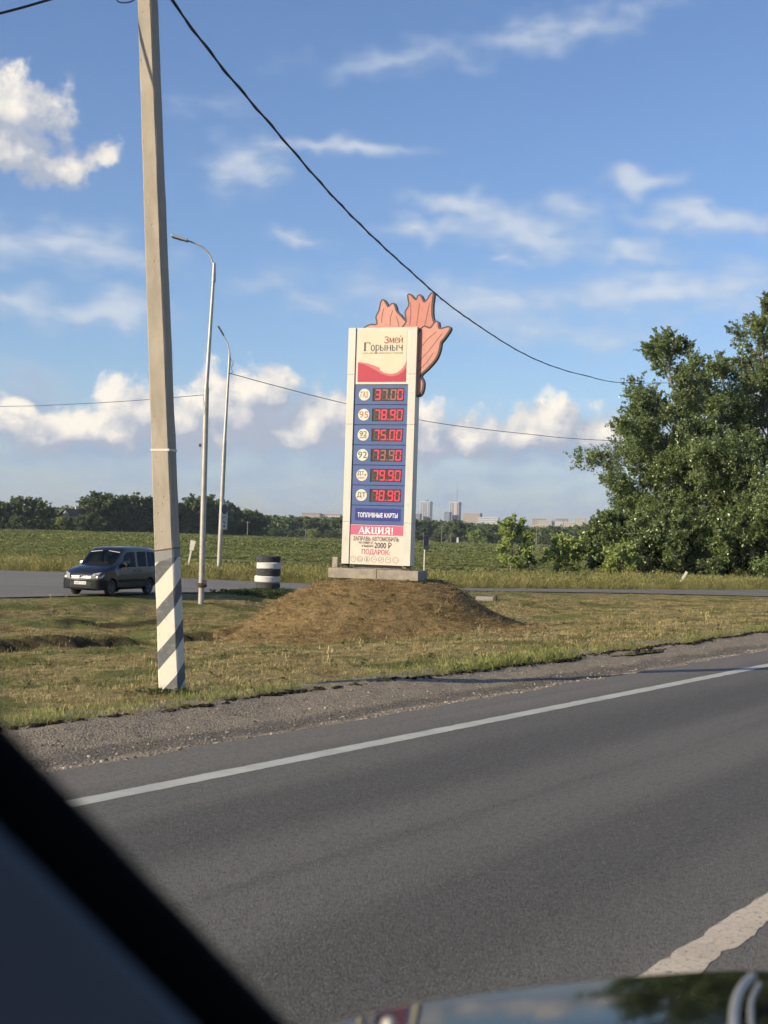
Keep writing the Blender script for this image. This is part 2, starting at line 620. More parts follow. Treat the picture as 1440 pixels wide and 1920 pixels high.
# ------------------------------------------------------------------ mound under the price sign
SIGN = Vector((-0.16, 34.75, 0.32))
MOUND_C = (.18, 34.9)


def mound_h(X, Y):
    dx = X - MOUND_C[0]; dy = Y - MOUND_C[1]
    a = np.arctan2(dy, dx)
    wob = 1 + 0.05 * np.sin(2 * a + 1) + 0.06 * (vnoise(np.cos(a) * 2 + 5, np.sin(a) * 2 + 5) - .5) * 2
    r = np.sqrt((dx / np.where(dx > 0, 3.72, 3.85)) ** 2 + (dy / 3.45) ** 2) / wob
    prof_r = np.interp(r, [0, .22, .34, .46, .60, .74, .86, .95, 1.05, 1.1], [1.03, 1.02, .985, .86, .59, .31, .12, .04, 0, 0])
    prof = np.interp(r, [0, .20, .30, .40, .50, .60, .70, .80, .90, .98, 1.06, 1.1], [1.03, 1.02, .985, .90, .77, .605, .43, .26, .12, .04, 0, 0])
    side_w = sstep(-.3, 1.2, dx)
    prof = prof * (1 - side_w) + prof_r * side_w
    foot = np.clip((1.08 - r) / .12, 0, 1)
    base = -0.97 + 0 * r
    return r, 1.28 * prof, foot


def mound_z(X, Y):
    r, h, foot = mound_h(X, Y)
    g = zt(X, Y)
    flat = np.clip(1 - r, 0, 1)
    target = -0.96 * np.clip(flat * 3, 0, 1) + g * (1 - np.clip(flat * 3, 0, 1)) + h
    target = target + ((fbm(X * 2.1, Y * 2.1, 4) - .5) * .12 + (fbm(X * .8 + 4, Y * .8, 2) - .5) * .08) * np.clip(r * 2.2 - .4, 0, 1)
    return np.where(r > 1.06, g - 0.05, target + 0.012)


def build_mound():
    n = 190
    xs = np.linspace(MOUND_C[0] - 4.5, MOUND_C[0] + 4.6, n); ys = np.linspace(MOUND_C[1] - 4.1, MOUND_C[1] + 4.1, n)
    X, Y = np.meshgrid(xs, ys)
    Z = mound_z(X, Y)
    V = np.stack([X, Y, Z], -1).reshape(-1, 3)
    i = np.arange(n - 1)[:, None]; j = np.arange(n - 1)[None, :]
    F = np.stack([i * n + j, i * n + j + 1, (i + 1) * n + j + 1, (i + 1) * n + j], -1).reshape(-1, 4)
    r = mound_h(V[:, 0], V[:, 1])[0]
    F = F[(r[F] < 1.10).any(1)]
    me = np_mesh('mound', V, F)
    m = bpy.data.materials.new('dry_mound'); m.use_nodes = True
    k = NT(m.node_tree); b = k.n['Principled BSDF']
    b.inputs['Roughness'].default_value = 0.95; b.inputs['Specular IOR Level'].default_value = 0.1
    geo = k.node('ShaderNodeNewGeometry').outputs['Position']
    c = k.mix(k.ramp(k.noise(geo, 1.6, 5), .4, .62), (.255, .178, .086), (.205, .150, .070))
    c = k.mix(k.ramp(k.noise(geo, 14, 5, .7), .5, .7), c, (0.123, 0.081, 0.039))
    c = k.mix(k.ramp(k.noise(geo, 45, 3, .7), .56, .74), c, (0.480, 0.352, 0.165))
    k.put(b.inputs['Base Color'], c)
    bn = k.node('ShaderNodeBump', i_Strength=1.0, i_Height=k.noise(geo, 18, 6, .7)); bn.inputs['Distance'].default_value = 0.05
    k.put(b.inputs['Normal'], bn.outputs[0])
    return tag(link('mound', me, m, None, True), 'brown dried-grass earth mound under the fuel price sign', 'mound', kind='structure')


build_mound()

# ------------------------------------------------------------------ highway: asphalt, markings, gravel shoulder
ROT_ROAD = math.atan2(RD[1], RD[0])       # local x along the road, local y = q


def asphalt(name, tone=(.148, .134, .106), lane=True):
    m = bpy.data.materials.new(name); m.use_nodes = True
    k = NT(m.node_tree); b = k.n['Principled BSDF']
    oc = k.node('ShaderNodeTexCoord').outputs['Object']
    b.inputs['Specular IOR Level'].default_value = 0.35
    sp = k.node('ShaderNodeSeparateXYZ', i_0=oc)
    c = (*tone, 1)
    c = k.mix(k.ramp(k.noise(k.mapping(oc, scale=(.12, .5, 1)), 1.0, 5, .6), .35, .68), c, tuple(x * .72 for x in tone) + (1,))
    if lane:   # polished, darker wheel tracks running along the lane
        wave = k.math('COSINE', k.math('MULTIPLY', k.math('SUBTRACT', sp.outputs[1], 2.62), 2 * math.pi / 1.75))
        wave = k.math('MULTIPLY', wave, k.ramp(k.noise(k.mapping(oc, scale=(.05, .3, 1)), 1.0, 3), .2, .6, .35, 1))
        c = k.mix(k.ramp(wave, -.3, .8, 0, .75), c, tuple(x * .50 for x in tone) + (1,))
    if lane:   # dust and grit outside the edge line, and a few long tar-darkened drags
        dq = k.math('ADD', sp.outputs[1], k.math('MULTIPLY', k.math('SUBTRACT', k.noise(k.mapping(oc, scale=(.4, 1.5, 1)), 1.5, 4), .5), .5))
        c = k.mix(k.ramp(dq, 5.25, 5.75, 0, .8), c, (.195, .170, .132, 1))
        c = k.mix(k.ramp(dq, 2.15, 1.6, 0, .55), c, (.165, .145, .115, 1))
        drag = k.noise(k.mapping(oc, scale=(.035, 2.2, 1)), 1.0, 4, .6)
        c = k.mix(k.ramp(drag, .56, .70, 0, .35), c, (.045, .040, .034, 1))
    vor = k.node('ShaderNodeTexVoronoi', i_Vector=oc, i_Scale=120.0)
    cell = k.node('ShaderNodeSeparateColor', i_0=vor.outputs['Color'])
    c = k.mix(k.math('MULTIPLY', k.ramp(cell.outputs[0], .55, .95), .42), c, (.20, .185, .155, 1))
    c = k.mix(k.math('MULTIPLY', k.ramp(cell.outputs[1], .6, .95), .55), c, (.022, .021, .020, 1))
    n2 = k.noise(oc, 28, 5, .75)
    c = k.mix(k.ramp(n2, .5, .75, 0, .40), c, (.045, .042, .036, 1))
    c = k.mix(k.ramp(k.noise(oc, 230, 3, .7), .58, .72, 0, .5), c, (.27, .25, .21, 1))
    k.put(b.inputs['Base Color'], c)
    k.put(b.inputs['Roughness'], k.ramp(n2, .3, .7, .62, .85))
    h = k.math('ADD', k.math('MULTIPLY', vor.outputs['Distance'], -1.0), k.noise(oc, 120, 3, .7))
    bn = k.node('ShaderNodeBump', i_Strength=.45, i_Height=h); bn.inputs['Distance'].default_value = 0.005
    k.put(b.inputs['Normal'], bn.outputs[0])
    return m


def road_strip(name, qa, qb, s0, s1, ds, z, mat, parent=None, thick=None):
    """sheet between q = qa(s) and qb(s), in road-local coordinates"""
    s = np.arange(s0, s1 + ds / 2, ds)
    a = qa(s) if callable(qa) else np.full_like(s, qa)
    b_ = qb(s) if callable(qb) else np.full_like(s, qb)
    n = len(s)
    V = np.concatenate([np.stack([s, a, np.full(n, z)], -1), np.stack([s, b_, np.full(n, z)], -1)])
    i = np.arange(n - 1)
    F = [np.stack([i, i + 1, n + i + 1, n + i], -1)]
    if thick:
        V = np.concatenate([V, V - [0, 0, thick]])
        F += [np.stack([n + i, n + i + 1, 3 * n + i + 1, 3 * n + i], -1), np.stack([i + 1, i, 2 * n + i, 2 * n + i + 1], -1)]
    me = np_mesh(name, V, np.concatenate(F))
    o = link(name, me, mat, parent)
    if parent is None:
        o.rotation_euler = (0, 0, ROT_ROAD)
    return o


road_m = asphalt('road_asphalt')
jag = lambda base, amp, seed, fr=6.0: (lambda s: base + amp * (fbm(s * fr, s * 0 + seed, 3) - .5) * 2)
road = tag(road_strip('road', -7.0, jag(6.03, .06, 4.0, 2.5), -40, 260, 0.05, 0.0, road_m, thick=.07), kind='structure')


def paint(name, col, wear_lo, wear_hi, wear_col=(.10, .095, .085)):
    m = bpy.data.materials.new(name); m.use_nodes = True
    k = NT(m.node_tree); b = k.n['Principled BSDF']
    oc = k.node('ShaderNodeTexCoord').outputs['Object']
    c = k.mix(k.ramp(k.noise(oc, 3, 5, .6), .35, .7), (*col, 1), tuple(x * .8 for x in col) + (1,))
    c = k.mix(k.ramp(k.noise(oc, 34, 6, .75), wear_lo, wear_hi), c, (*wear_col, 1))
    c = k.mix(k.ramp(k.noise(oc, 130, 3, .7), .60, .72), c, (*wear_col, 1))
    k.put(b.inputs['Base Color'], c)
    b.inputs['Roughness'].default_value = .75
    bn = k.node('ShaderNodeBump', i_Strength=.6, i_Height=k.noise(oc, 90, 4, .7)); bn.inputs['Distance'].default_value = 0.005
    k.put(b.inputs['Normal'], bn.outputs[0])
    return m


road_strip('edge_line', jag(5.19, .007, 8.0, 8), jag(5.335, .007, 11.0, 8), -10, 200, .04, .002, paint('line_paint', (.50, .49, .42), .62, .78), road)
road_strip('centre_line', jag(1.635, .022, 21.0, 7), jag(1.785, .016, 23.0, 9), -10, 120, .02, .002, paint('worn_line_paint', (.60, .50, .37), .52, .66, (.19, .145, .105)), road)

# gravel shoulder: relief sheet between the asphalt and the turf
def shoulder_z(s, q):
    t = np.clip((q - 5.95) / 1.5, 0, 1)
    return -0.015 - 0.045 * np.sin(t * math.pi) + (fbm(s * 1.2, q * 2.5, 3) - .5) * .035 + (fbm(s * 9, q * 9, 2) - .5) * .016


def build_shoulder():
    s = np.arange(-6, 70, .05); q = np.linspace(5.9, 7.95, 36)
    S, Q = np.meshgrid(s, q)
    Z = shoulder_z(S, Q)
    V = np.stack([S, Q, Z], -1).reshape(-1, 3)
    n = len(s)
    i = np.arange(len(q) - 1)[:, None]; j = np.arange(n - 1)[None, :]
    F = np.stack([i * n + j, i * n + j + 1, (i + 1) * n + j + 1, (i + 1) * n + j], -1).reshape(-1, 4)
    me = np_mesh('gravel_shoulder', V, F)
    m = bpy.data.materials.new('gravel'); m.use_nodes = True
    k = NT(m.node_tree); b = k.n['Principled BSDF']
    oc = k.node('ShaderNodeTexCoord').outputs['Object']
    sp = k.node('ShaderNodeSeparateXYZ', i_0=oc)
    wob = k.math('ADD', sp.outputs[1], k.math('MULTIPLY', k.math('SUBTRACT', k.noise(k.mapping(oc, scale=(.5, 1, 1)), 1.4, 4), .5), .9))
    dust = k.mix(k.ramp(k.noise(oc, 6, 5, .7), .35, .7), (0.309, 0.252, 0.166, 1), (0.224, 0.180, 0.117, 1))
    dark = k.mix(k.ramp(k.noise(oc, 30, 5, .8), .4, .65), (0.072, 0.059, 0.040, 1), (0.188, 0.154, 0.102, 1))
    dirt = k.mix(k.ramp(wob, 6.28, 6.42), dust, dark)
    dirt = k.mix(k.ramp(wob, 6.66, 6.9), dirt, dust)
    vor = k.node('ShaderNodeTexVoronoi', i_Vector=oc, i_Scale=58.0)
    cell = k.node('ShaderNodeSeparateColor', i_0=vor.outputs['Color'])
    c = k.mix(k.math('MULTIPLY', k.ramp(cell.outputs[0], .6, .95), .6), dirt, (.30, .255, .20, 1))
    c = k.mix(k.math('MULTIPLY', k.ramp(cell.outputs[1], .7, .95), .7), c, (.045, .038, .033, 1))
    k.put(b.inputs['Base Color'], c)
    b.inputs['Roughness'].default_value = .92
    h = k.math('ADD', k.math('MULTIPLY', vor.outputs['Distance'], -1.2), k.noise(oc, 60, 4, .75))
    bn = k.node('ShaderNodeBump', i_Strength=.9, i_Height=h); bn.inputs['Distance'].default_value = 0.015
    k.put(b.inputs['Normal'], bn.outputs[0])
    o = link('gravel_shoulder', me, m, None, True)
    o.rotation_euler = (0, 0, ROT_ROAD)
    return tag(o, kind='structure')


build_shoulder()

# puddle held in the shoulder rut
pm = material('puddle_water', (.045, .040, .030), .03, col2=(.03, .03, .024), scale=3, spec=.6)
pts = []
for kk in range(40):
    a = 2 * math.pi * kk / 40
    pts.append((17.7 + .9 * math.cos(a) * (1 + .15 * math.sin(3 * a)), 7.24 + .11 * math.sin(a) * (1 + .3 * math.sin(5 * a + 1)), -.026))
pud = MB().add(pts, [list(range(40))]).build('puddle', pm)
pud.rotation_euler = (0, 0, ROT_ROAD)
tag(pud, kind='structure')


# ------------------------------------------------------------------ side road behind the mound
def build_side_road():
    xs = np.arange(-68, 60, .4)
    n = len(xs); rows = 8
    V = []
    for t in np.linspace(0, 1, rows):
        ya, yb = near_y(xs), far_y(xs)
        ya = ya + (fbm(xs * .8, xs * 0 + 5, 3) - .5) * .5; yb = yb + (fbm(xs * .8, xs * 0 + 15, 3) - .5) * .5
        V.append(np.stack([xs, ya * (1 - t) + yb * t, np.full(n, -.905)], -1))
    V = np.concatenate(V)
    i = np.arange(rows - 1)[:, None]; j = np.arange(n - 1)[None, :]
    F = np.stack([i * n + j, i * n + j + 1, (i + 1) * n + j + 1, (i + 1) * n + j], -1).reshape(-1, 4)
    F = F[(q_of(V[F][:, :, 0], V[F][:, :, 1]) > 9).all(1)]
    o = link('side_road', np_mesh('side_road', V, F), asphalt('side_asphalt', (.235, .210, .172), False))
    return tag(o, kind='structure')


build_side_road()


# ------------------------------------------------------------------ grass and other ground cover (uncountable: stuff)
def leaf_mat(name, cols, noise_scale=.5, trans=.35, rough=.6, spec=.25, rnd=.5, tint_attr=None, sep=None):
    m = bpy.data.materials.new(name); m.use_nodes = True
    k = NT(m.node_tree); b = k.n['Principled BSDF']; out = k.n['Material Output']
    geo = k.node('ShaderNodeNewGeometry').outputs['Position']
    if tint_attr:
        rv = k.node('ShaderNodeAttribute', attribute_name=tint_attr).outputs['Fac']
    else:
        rv = k.node('ShaderNodeObjectInfo').outputs['Random']
    v = k.math('ADD', k.math('MULTIPLY', rv, rnd), k.math('MULTIPLY', k.ramp(k.noise(geo, noise_scale, 4), .34, .66), 1 - rnd))
    cr = k.n.new('ShaderNodeValToRGB'); k.put(cr.inputs[0], v)
    e = cr.color_ramp.elements
    while len(e) > 1: e.remove(e[-1])
    e[0].position = 0; e[0].color = (*cols[0], 1)
    for i, c in enumerate(cols[1:]):
        x = e.new((i + 1) / (len(cols) - 1)); x.color = (*c, 1)
    k.put(b.inputs['Base Color'], cr.outputs[0])
    b.inputs['Roughness'].default_value = rough; b.inputs['Specular IOR Level'].default_value = spec
    tr = k.node('ShaderNodeBsdfTranslucent', i_Color=cr.outputs[0])
    mx = k.node('ShaderNodeMixShader', i_0=trans, i_1=b.outputs[0], i_2=tr.outputs[0])
    k.put(out.inputs[0], mx.outputs[0])
    return m


def blades(n, h, rad, wdt, lean, seed, seeds=0.0, segs=2):
    rs = np.random.RandomState(seed)
    V = []; F = []
    for i in range(n):
        a = rs.rand() * 6.283; rr = rad * math.sqrt(rs.rand())
        bx, by = rr * math.cos(a), rr * math.sin(a)
        hh = h * (0.45 + .75 * rs.rand()); ln = lean * (0.3 + rs.rand()) * hh
        d = rs.rand() * 6.283; dx, dy = math.cos(d), math.sin(d)
        sx_, sy_ = -dy * wdt / 2, dx * wdt / 2
        b0 = len(V)
        V += [(bx - sx_, by - sy_, -.01), (bx + sx_, by + sy_, -.01)]
        mx, my = bx + dx * ln * .35, by + dy * ln * .35
        V += [(mx - sx_ * .8, my - sy_ * .8, hh * .6), (mx + sx_ * .8, my + sy_ * .8, hh * .6)]
        V += [(bx + dx * ln, by + dy * ln, hh * (1 if lean < 1.5 else .55))]
        F += [(b0, b0 + 1, b0 + 3), (b0, b0 + 3, b0 + 2), (b0 + 2, b0 + 3, b0 + 4)]
        if rs.rand() < seeds:
            tx, ty, tz = V[-1]; s = wdt * 2.2
            b1 = len(V)
            V += [(tx, ty, tz - s), (tx + s * .6, ty, tz + s), (tx, ty, tz + s * 4), (tx - s * .6, ty, tz + s)]
            F += [(b1, b1 + 1, b1 + 2), (b1, b1 + 2, b1 + 3)]
    return V, F


def leafy(n, h, rad, size, seed):
    rs = np.random.RandomState(seed)
    V = []; F = []
    for i in range(n):
        a = rs.rand() * 6.283; rr = rad * math.sqrt(rs.rand())
        c = Vector((rr * math.cos(a), rr * math.sin(a), h * rs.rand() ** .7))
        u = Vector(rs.randn(3)).normalized(); nrm = Vector((rs.randn() * .6, rs.randn() * .6, 1)).normalized()
        u = (u - nrm * u.dot(nrm)).normalized(); v = nrm.cross(u)
        s = size * (.6 + .8 * rs.rand())
        b0 = len(V)
        V += [tuple(c - u * s), tuple(c + v * s * .55), tuple(c + u * s), tuple(c - v * s * .55)]
        F += [(b0, b0 + 1, b0 + 2), (b0, b0 + 2, b0 + 3)]
    return V, F


def stones(seed, n=5):
    rs = np.random.RandomState(seed)
    bm = bmesh.new(); bmesh.ops.create_icosphere(bm, subdivisions=1, radius=1)
    for v in bm.verts:
        v.co = v.co * (0.7 + .5 * rs.rand()); v.co.z *= .6
    bm.verts.index_update()
    V = [tuple(v.co) for v in bm.verts]; F = [[v.index for v in f.verts] for f in bm.faces]
    bm.free(); return V, F


def scatter(name, P, scl, kinds, mat, label=None, cat=None):
    """one 'stuff' object: geometry nodes place copies of the tufts on the points P"""
    src = bpy.data.collections.new(name + '_source')
    for i, (V, F) in enumerate(kinds):
        me = bpy.data.meshes.new(f'{name}_tuft'); me.from_pydata(V, [], F); me.materials.append(mat)
        src.objects.link(bpy.data.objects.new(f'{name}_tuft{i}', me))
    me = bpy.data.meshes.new(name)
    P = np.asarray(P, np.float32)
    me.vertices.add(len(P)); me.vertices.foreach_set('co', P.ravel())
    a = me.attributes.new('scl', 'FLOAT', 'POINT'); a.data.foreach_set('value', np.asarray(scl, np.float32))
    rz = RNG.rand(len(P)).astype(np.float32) * 6.283
    a = me.attributes.new('rz', 'FLOAT', 'POINT'); a.data.foreach_set('value', rz)
    a = me.attributes.new('idx', 'INT', 'POINT'); a.data.foreach_set('value', RNG.randint(0, len(kinds), len(P)).astype(np.int32))
    me.materials.append(mat)
    o = bpy.data.objects.new(name, me); COL.objects.link(o)
    g = bpy.data.node_groups.new(name + '_scatter', 'GeometryNodeTree')
    g.interface.new_socket('Geometry', in_out='INPUT', socket_type='NodeSocketGeometry')
    g.interface.new_socket('Geometry', in_out='OUTPUT', socket_type='NodeSocketGeometry')
    N = g.nodes; L = g.links
    gi = N.new('NodeGroupInput'); go = N.new('NodeGroupOutput')
    iop = N.new('GeometryNodeInstanceOnPoints'); ci = N.new('GeometryNodeCollectionInfo')
    ci.inputs[0].default_value = src; ci.inputs[1].default_value = True; ci.inputs[2].default_value = True
    iop.inputs['Pick Instance'].default_value = True

    def named(nm, typ):
        nd = N.new('GeometryNodeInputNamedAttribute'); nd.data_type = typ; nd.inputs[0].default_value = nm
        return nd.outputs[0]
    cx = N.new('ShaderNodeCombineXYZ'); L.new(named('rz', 'FLOAT'), cx.inputs[2])
    e2r = N.new('FunctionNodeEulerToRotation'); L.new(cx.outputs[0], e2r.inputs[0])
    L.new(gi.outputs[0], iop.inputs['Points']); L.new(ci.outputs[0], iop.inputs['Instance'])
    L.new(named('idx', 'INT'), iop.inputs['Instance Index']); L.new(e2r.outputs[0], iop.inputs['Rotation'])
    L.new(named('scl', 'FLOAT'), iop.inputs['Scale']); L.new(iop.outputs[0], go.inputs[0])
    md = o.modifiers.new('scatter', 'NODES'); md.node_group = g
    return tag(o, label, cat, kind='stuff')


def wedge(n, y0, y1, margin=1.08):
    Y = np.sqrt(RNG.rand(n) * (y1 ** 2 - y0 ** 2) + y0 ** 2)
    X = (RNG.rand(n) * 2 - 1) * (0.285 * margin * Y + .6)
    return X, Y


STRAW, DRY, GRN, LGRN = (0.645, 0.558, 0.264), (0.305, 0.227, 0.093), (0.141, 0.169, 0.043), (0.235, 0.280, 0.075)
mown_m = leaf_mat('mown_grass', [(.085, .065, .030), (.190, .140, .064), (.330, .250, .115), (.52, .42, .21), (.40, .33, .15), (.245, .195, .088), (.175, .180, .055), (.120, .130, .040), (.230, .235, .080)], .55, .25, .7, .15, .42)
green_m = leaf_mat('green_grass', [GRN, (.19, .20, .055), LGRN, (.42, .37, .16), (.12, .135, .036), (.36, .28, .13)], .8, .35, .6, .2, .6)
dry_m = leaf_mat('dry_straw', [(.150, .102, .050), (.330, .240, .115), (.560, .425, .215), (.270, .185, .085), (.200, .150, .066), (.175, .165, .058)], .9, .2, .75, .15, .7)
tall_m = leaf_mat('tall_grass', [(.14, .16, .040), (.21, .21, .062), (.34, .29, .12), (.24, .235, .075), (.15, .18, .045)], .35, .4, .6, .2, .45)
crop_m = leaf_mat('crop_leaves', [(0.132, 0.156, 0.049), (0.195, 0.223, 0.073), (0.277, 0.286, 0.104), (0.158, 0.182, 0.058)], .12, .35, .6, .2, .5)
weed_m = leaf_mat('weed_leaves', [(.040, .062, .018), (.065, .095, .026), (.105, .125, .04)], 1.0, .3, .55, .3, .6)

mow_k = [blades(26, .055, .13, .0065, 1.6, i) for i in range(3)] + [blades(22, .04, .14, .006, 2.6, 10 + i) for i in range(3)]
lip_k = [blades(26, .15, .11, .007, .9, 20 + i, .15) for i in range(4)]
tall_k = [blades(22, .50, .26, .014, .5, 30 + i, .35) for i in range(4)]
crop_k = [leafy(34, .24, .32, .075, 40 + i) for i in range(4)]
weed_k = [leafy(24, .20, .16, .055, 50 + i) for i in range(3)]


def verge_ok(X, Y):
    q = q_of(X, Y)
    return (q > lip_q(s_of(X, Y)) + .02) & (near_y(X) - Y > .1)


def z_all(X, Y):
    r = mound_h(X, Y)[0]
    return np.where(r < 1.05, np.maximum(mound_z(X, Y), zt(X, Y)), zt(X, Y))


X, Y = wedge(52000, 9.5, 66)
keep = verge_ok(X, Y) & (mound_h(X, Y)[0] > .98)
for sc_ in SCARPS:
    u, v, L = scarp_uv(X, Y, *sc_[:4]); keep &= ~((np.abs(v) < .16) & (u > .4) & (u < L - .4))
keep &= (RNG.rand(len(X)) < 1)
keep &= (RNG.rand(len(X)) < np.clip(1.15 - Y / 120, .3, 1))
X, Y = X[keep], Y[keep]
pat = fbm(X * .5, Y * .5, 3)
scatter('mown_grass', np.stack([X, Y, zt(X, Y)], -1), (.55 + .8 * RNG.rand(len(X))) * (.20 + 1.15 * pat) * (1 + Y / 120) * np.clip((near_y(X) - Y) / 5, .3, 1), mow_k, mown_m,
        'mown straw-coloured and green verge grass', 'grass')
# longer grass along the turf edge by the shoulder
s_ = RNG.rand(9000) * 62 - 4
q_ = lip_q(s_) + np.abs(RNG.randn(9000)) * .36 * (.5 + vnoise(s_ * .6, s_ * 0)) - .03
X, Y = from_sq(s_, q_)
keep = (np.abs(X) < .31 * Y + .6) & (Y > 8) & (RNG.rand(len(X)) < .25 + 1.1 * sstep(.35, .65, vnoise(s_ * .8, s_ * 0 + 5)))
X, Y = X[keep], Y[keep]; qq = q_[keep] - lip_q(s_[keep])
scatter('edge_grass', np.stack([X, Y, np.where(qq < .02, zt(X, Y) , zt(X, Y))], -1), (.16 + .42 * RNG.rand(len(X))) * (.30 + 1.1 * vnoise(s_[keep] * .9, s_[keep] * 0 + 5)), lip_k, green_m,
        'fringe of longer green grass along the gravel shoulder', 'grass')
# scattered taller stalks left standing on the verge
X, Y = wedge(2600, 10, 60)
keep = verge_ok(X, Y) & (mound_h(X, Y)[0] > 1.0) & (fbm(X * .7, Y * .7, 2) > .48)
X, Y = X[keep], Y[keep]
scatter('verge_stalks', np.stack([X, Y, zt(X, Y)], -1), .5 + .7 * RNG.rand(len(X)), [blades(6, .16, .06, .006, .7, 70 + i, .4) for i in range(4)], mown_m,
        'scattered taller dry stalks standing on the verge', 'grass')
# straw on the mound
n = 15000
X = MOUND_C[0] + (RNG.rand(n) * 2 - 1) * 4.3; Y = MOUND_C[1] + (RNG.rand(n) * 2 - 1) * 3.9
keep = (mound_h(X, Y)[0] < 1.08) & ~((np.abs(X - SIGN.x) < 1.15) & (np.abs(Y - SIGN.y) < .55))
X, Y = X[keep], Y[keep]
scatter('mound_straw', np.stack([X, Y, mound_z(X, Y) + .002], -1), (.35 + .75 * RNG.rand(len(X))) * (.5 + .9 * fbm(X * 1.2, Y * 1.2, 2)), mow_k, dry_m,
        'dry brown cut straw covering the mound', 'straw')
# tall grass beyond the side road
X, Y = wedge(30000, 60, 96, 1.15)
df = Y - far_y(X)
keep = (df > .15) & (RNG.rand(len(X)) < np.clip(1.25 - df / 14, .0, 1))
X, Y = X[keep], Y[keep]; df = df[keep]
scatter('tall_grass', np.stack([X, Y, zt(X, Y)], -1), (.4 + .55 * RNG.rand(len(X))) * np.clip(.55 + df / 4, .55, 1.1) * (.7 + .6 * fbm(X * .3, Y * .3, 2)), tall_k, tall_m,
        'tall yellow-green meadow grass beyond the side road', 'grass')
# crop in the field
X1, Y1 = wedge(46000, 74, 190, 1.1); X2, Y2 = wedge(36000, 190, 420, 1.06)
X = np.concatenate([X1, X2]); Y = np.concatenate([Y1, Y2])
pat = fbm(X * .02 + 3, Y * .22, 3)
keep = (pat > .33) & (RNG.rand(len(X)) < .35 + 1.2 * pat) & (Y > far_y(X) + 9 + 8 * fbm(X * .1, Y * .1, 2))
X, Y, pat = X[keep], Y[keep], pat[keep]
scatter('field_crop', np.stack([X, Y, zt(X, Y)], -1), (.6 + .6 * RNG.rand(len(X))) * (.4 + 1.3 * pat) * np.where(Y > 190, 2.0, 1.0), crop_k, crop_m,
        'dark green low crop growing in the wide field', 'crop')
# broad-leaved weeds: on the bank by the tyres, at the foot of the pole, here and there on the verge
P0 = gnd(320, 1300, -.08)
X = np.concatenate([RNG.randn(900) * 1.5 - 4.6, P0.x + RNG.randn(60) * .16, RNG.rand(500) * 16 - 7, MOUND_C[0] + RNG.randn(60) * 2])
Y = np.concatenate([RNG.randn(900) * .7 + 53.0, P0.y - .06 + RNG.randn(60) * .14, RNG.rand(500) * 30 + 14, MOUND_C[1] - 1.5 + RNG.randn(60) * 1.2])
keep = verge_ok(X, Y)
X, Y = X[keep], Y[keep]
near_pole = (np.abs(X - P0.x) < .6) & (np.abs(Y - P0.y) < .6)
scatter('weeds', np.stack([X, Y, z_all(X, Y)], -1), np.where(Y > 50, .62, np.where(near_pole, .20, .28)) * (.5 + .8 * RNG.rand(len(X))), weed_k, weed_m,
        'dark broad-leaved weeds on the bank and verge', 'weeds')
# loose stones on the shoulder
n = 7000
s_ = RNG.rand(n) ** 1.3 * 45 - 2
q_ = np.where(RNG.rand(n) < .55, 6.12 + RNG.randn(n) * .13, 6.0 + RNG.rand(n) * 1.35)
keep = (q_ > 5.98) & (q_ < 7.4)
s_, q_ = s_[keep], q_[keep]
X, Y = from_sq(s_, q_)
stone_m = leaf_mat('loose_stone', [(0.108, 0.090, 0.074), (0.240, 0.204, 0.168), (0.432, 0.372, 0.300), (0.060, 0.054, 0.048), (0.288, 0.228, 0.180)], 3, 0.0, .9, .2, .9)
scatter('gravel', np.stack([X, Y, shoulder_z(s_, q_) + .003], -1), .005 + .013 * RNG.rand(len(s_)) ** 4 + .002, [stones(i) for i in range(4)], stone_m,
        'loose pale and dark gravel on the road shoulder', 'gravel')
# dark sods and clods broken off the turf edge
n = 4200
s_ = RNG.rand(n) * 55 - 2
q_ = lip_q(s_) + RNG.randn(n) * .03 - .025
X, Y = from_sq(s_, q_)
clod_m = leaf_mat('dark_soil', [(.018, .014, .010), (.036, .028, .019), (.026, .020, .014)], 3, 0, .95, .1, .8)
scatter('soil_clods', np.stack([X, Y, np.full(n, -.04) + RNG.rand(n) * .035], -1), .012 + .024 * RNG.rand(n), [stones(10 + i) for i in range(4)], clod_m,
        'dark earth clods along the broken turf edge', 'soil')

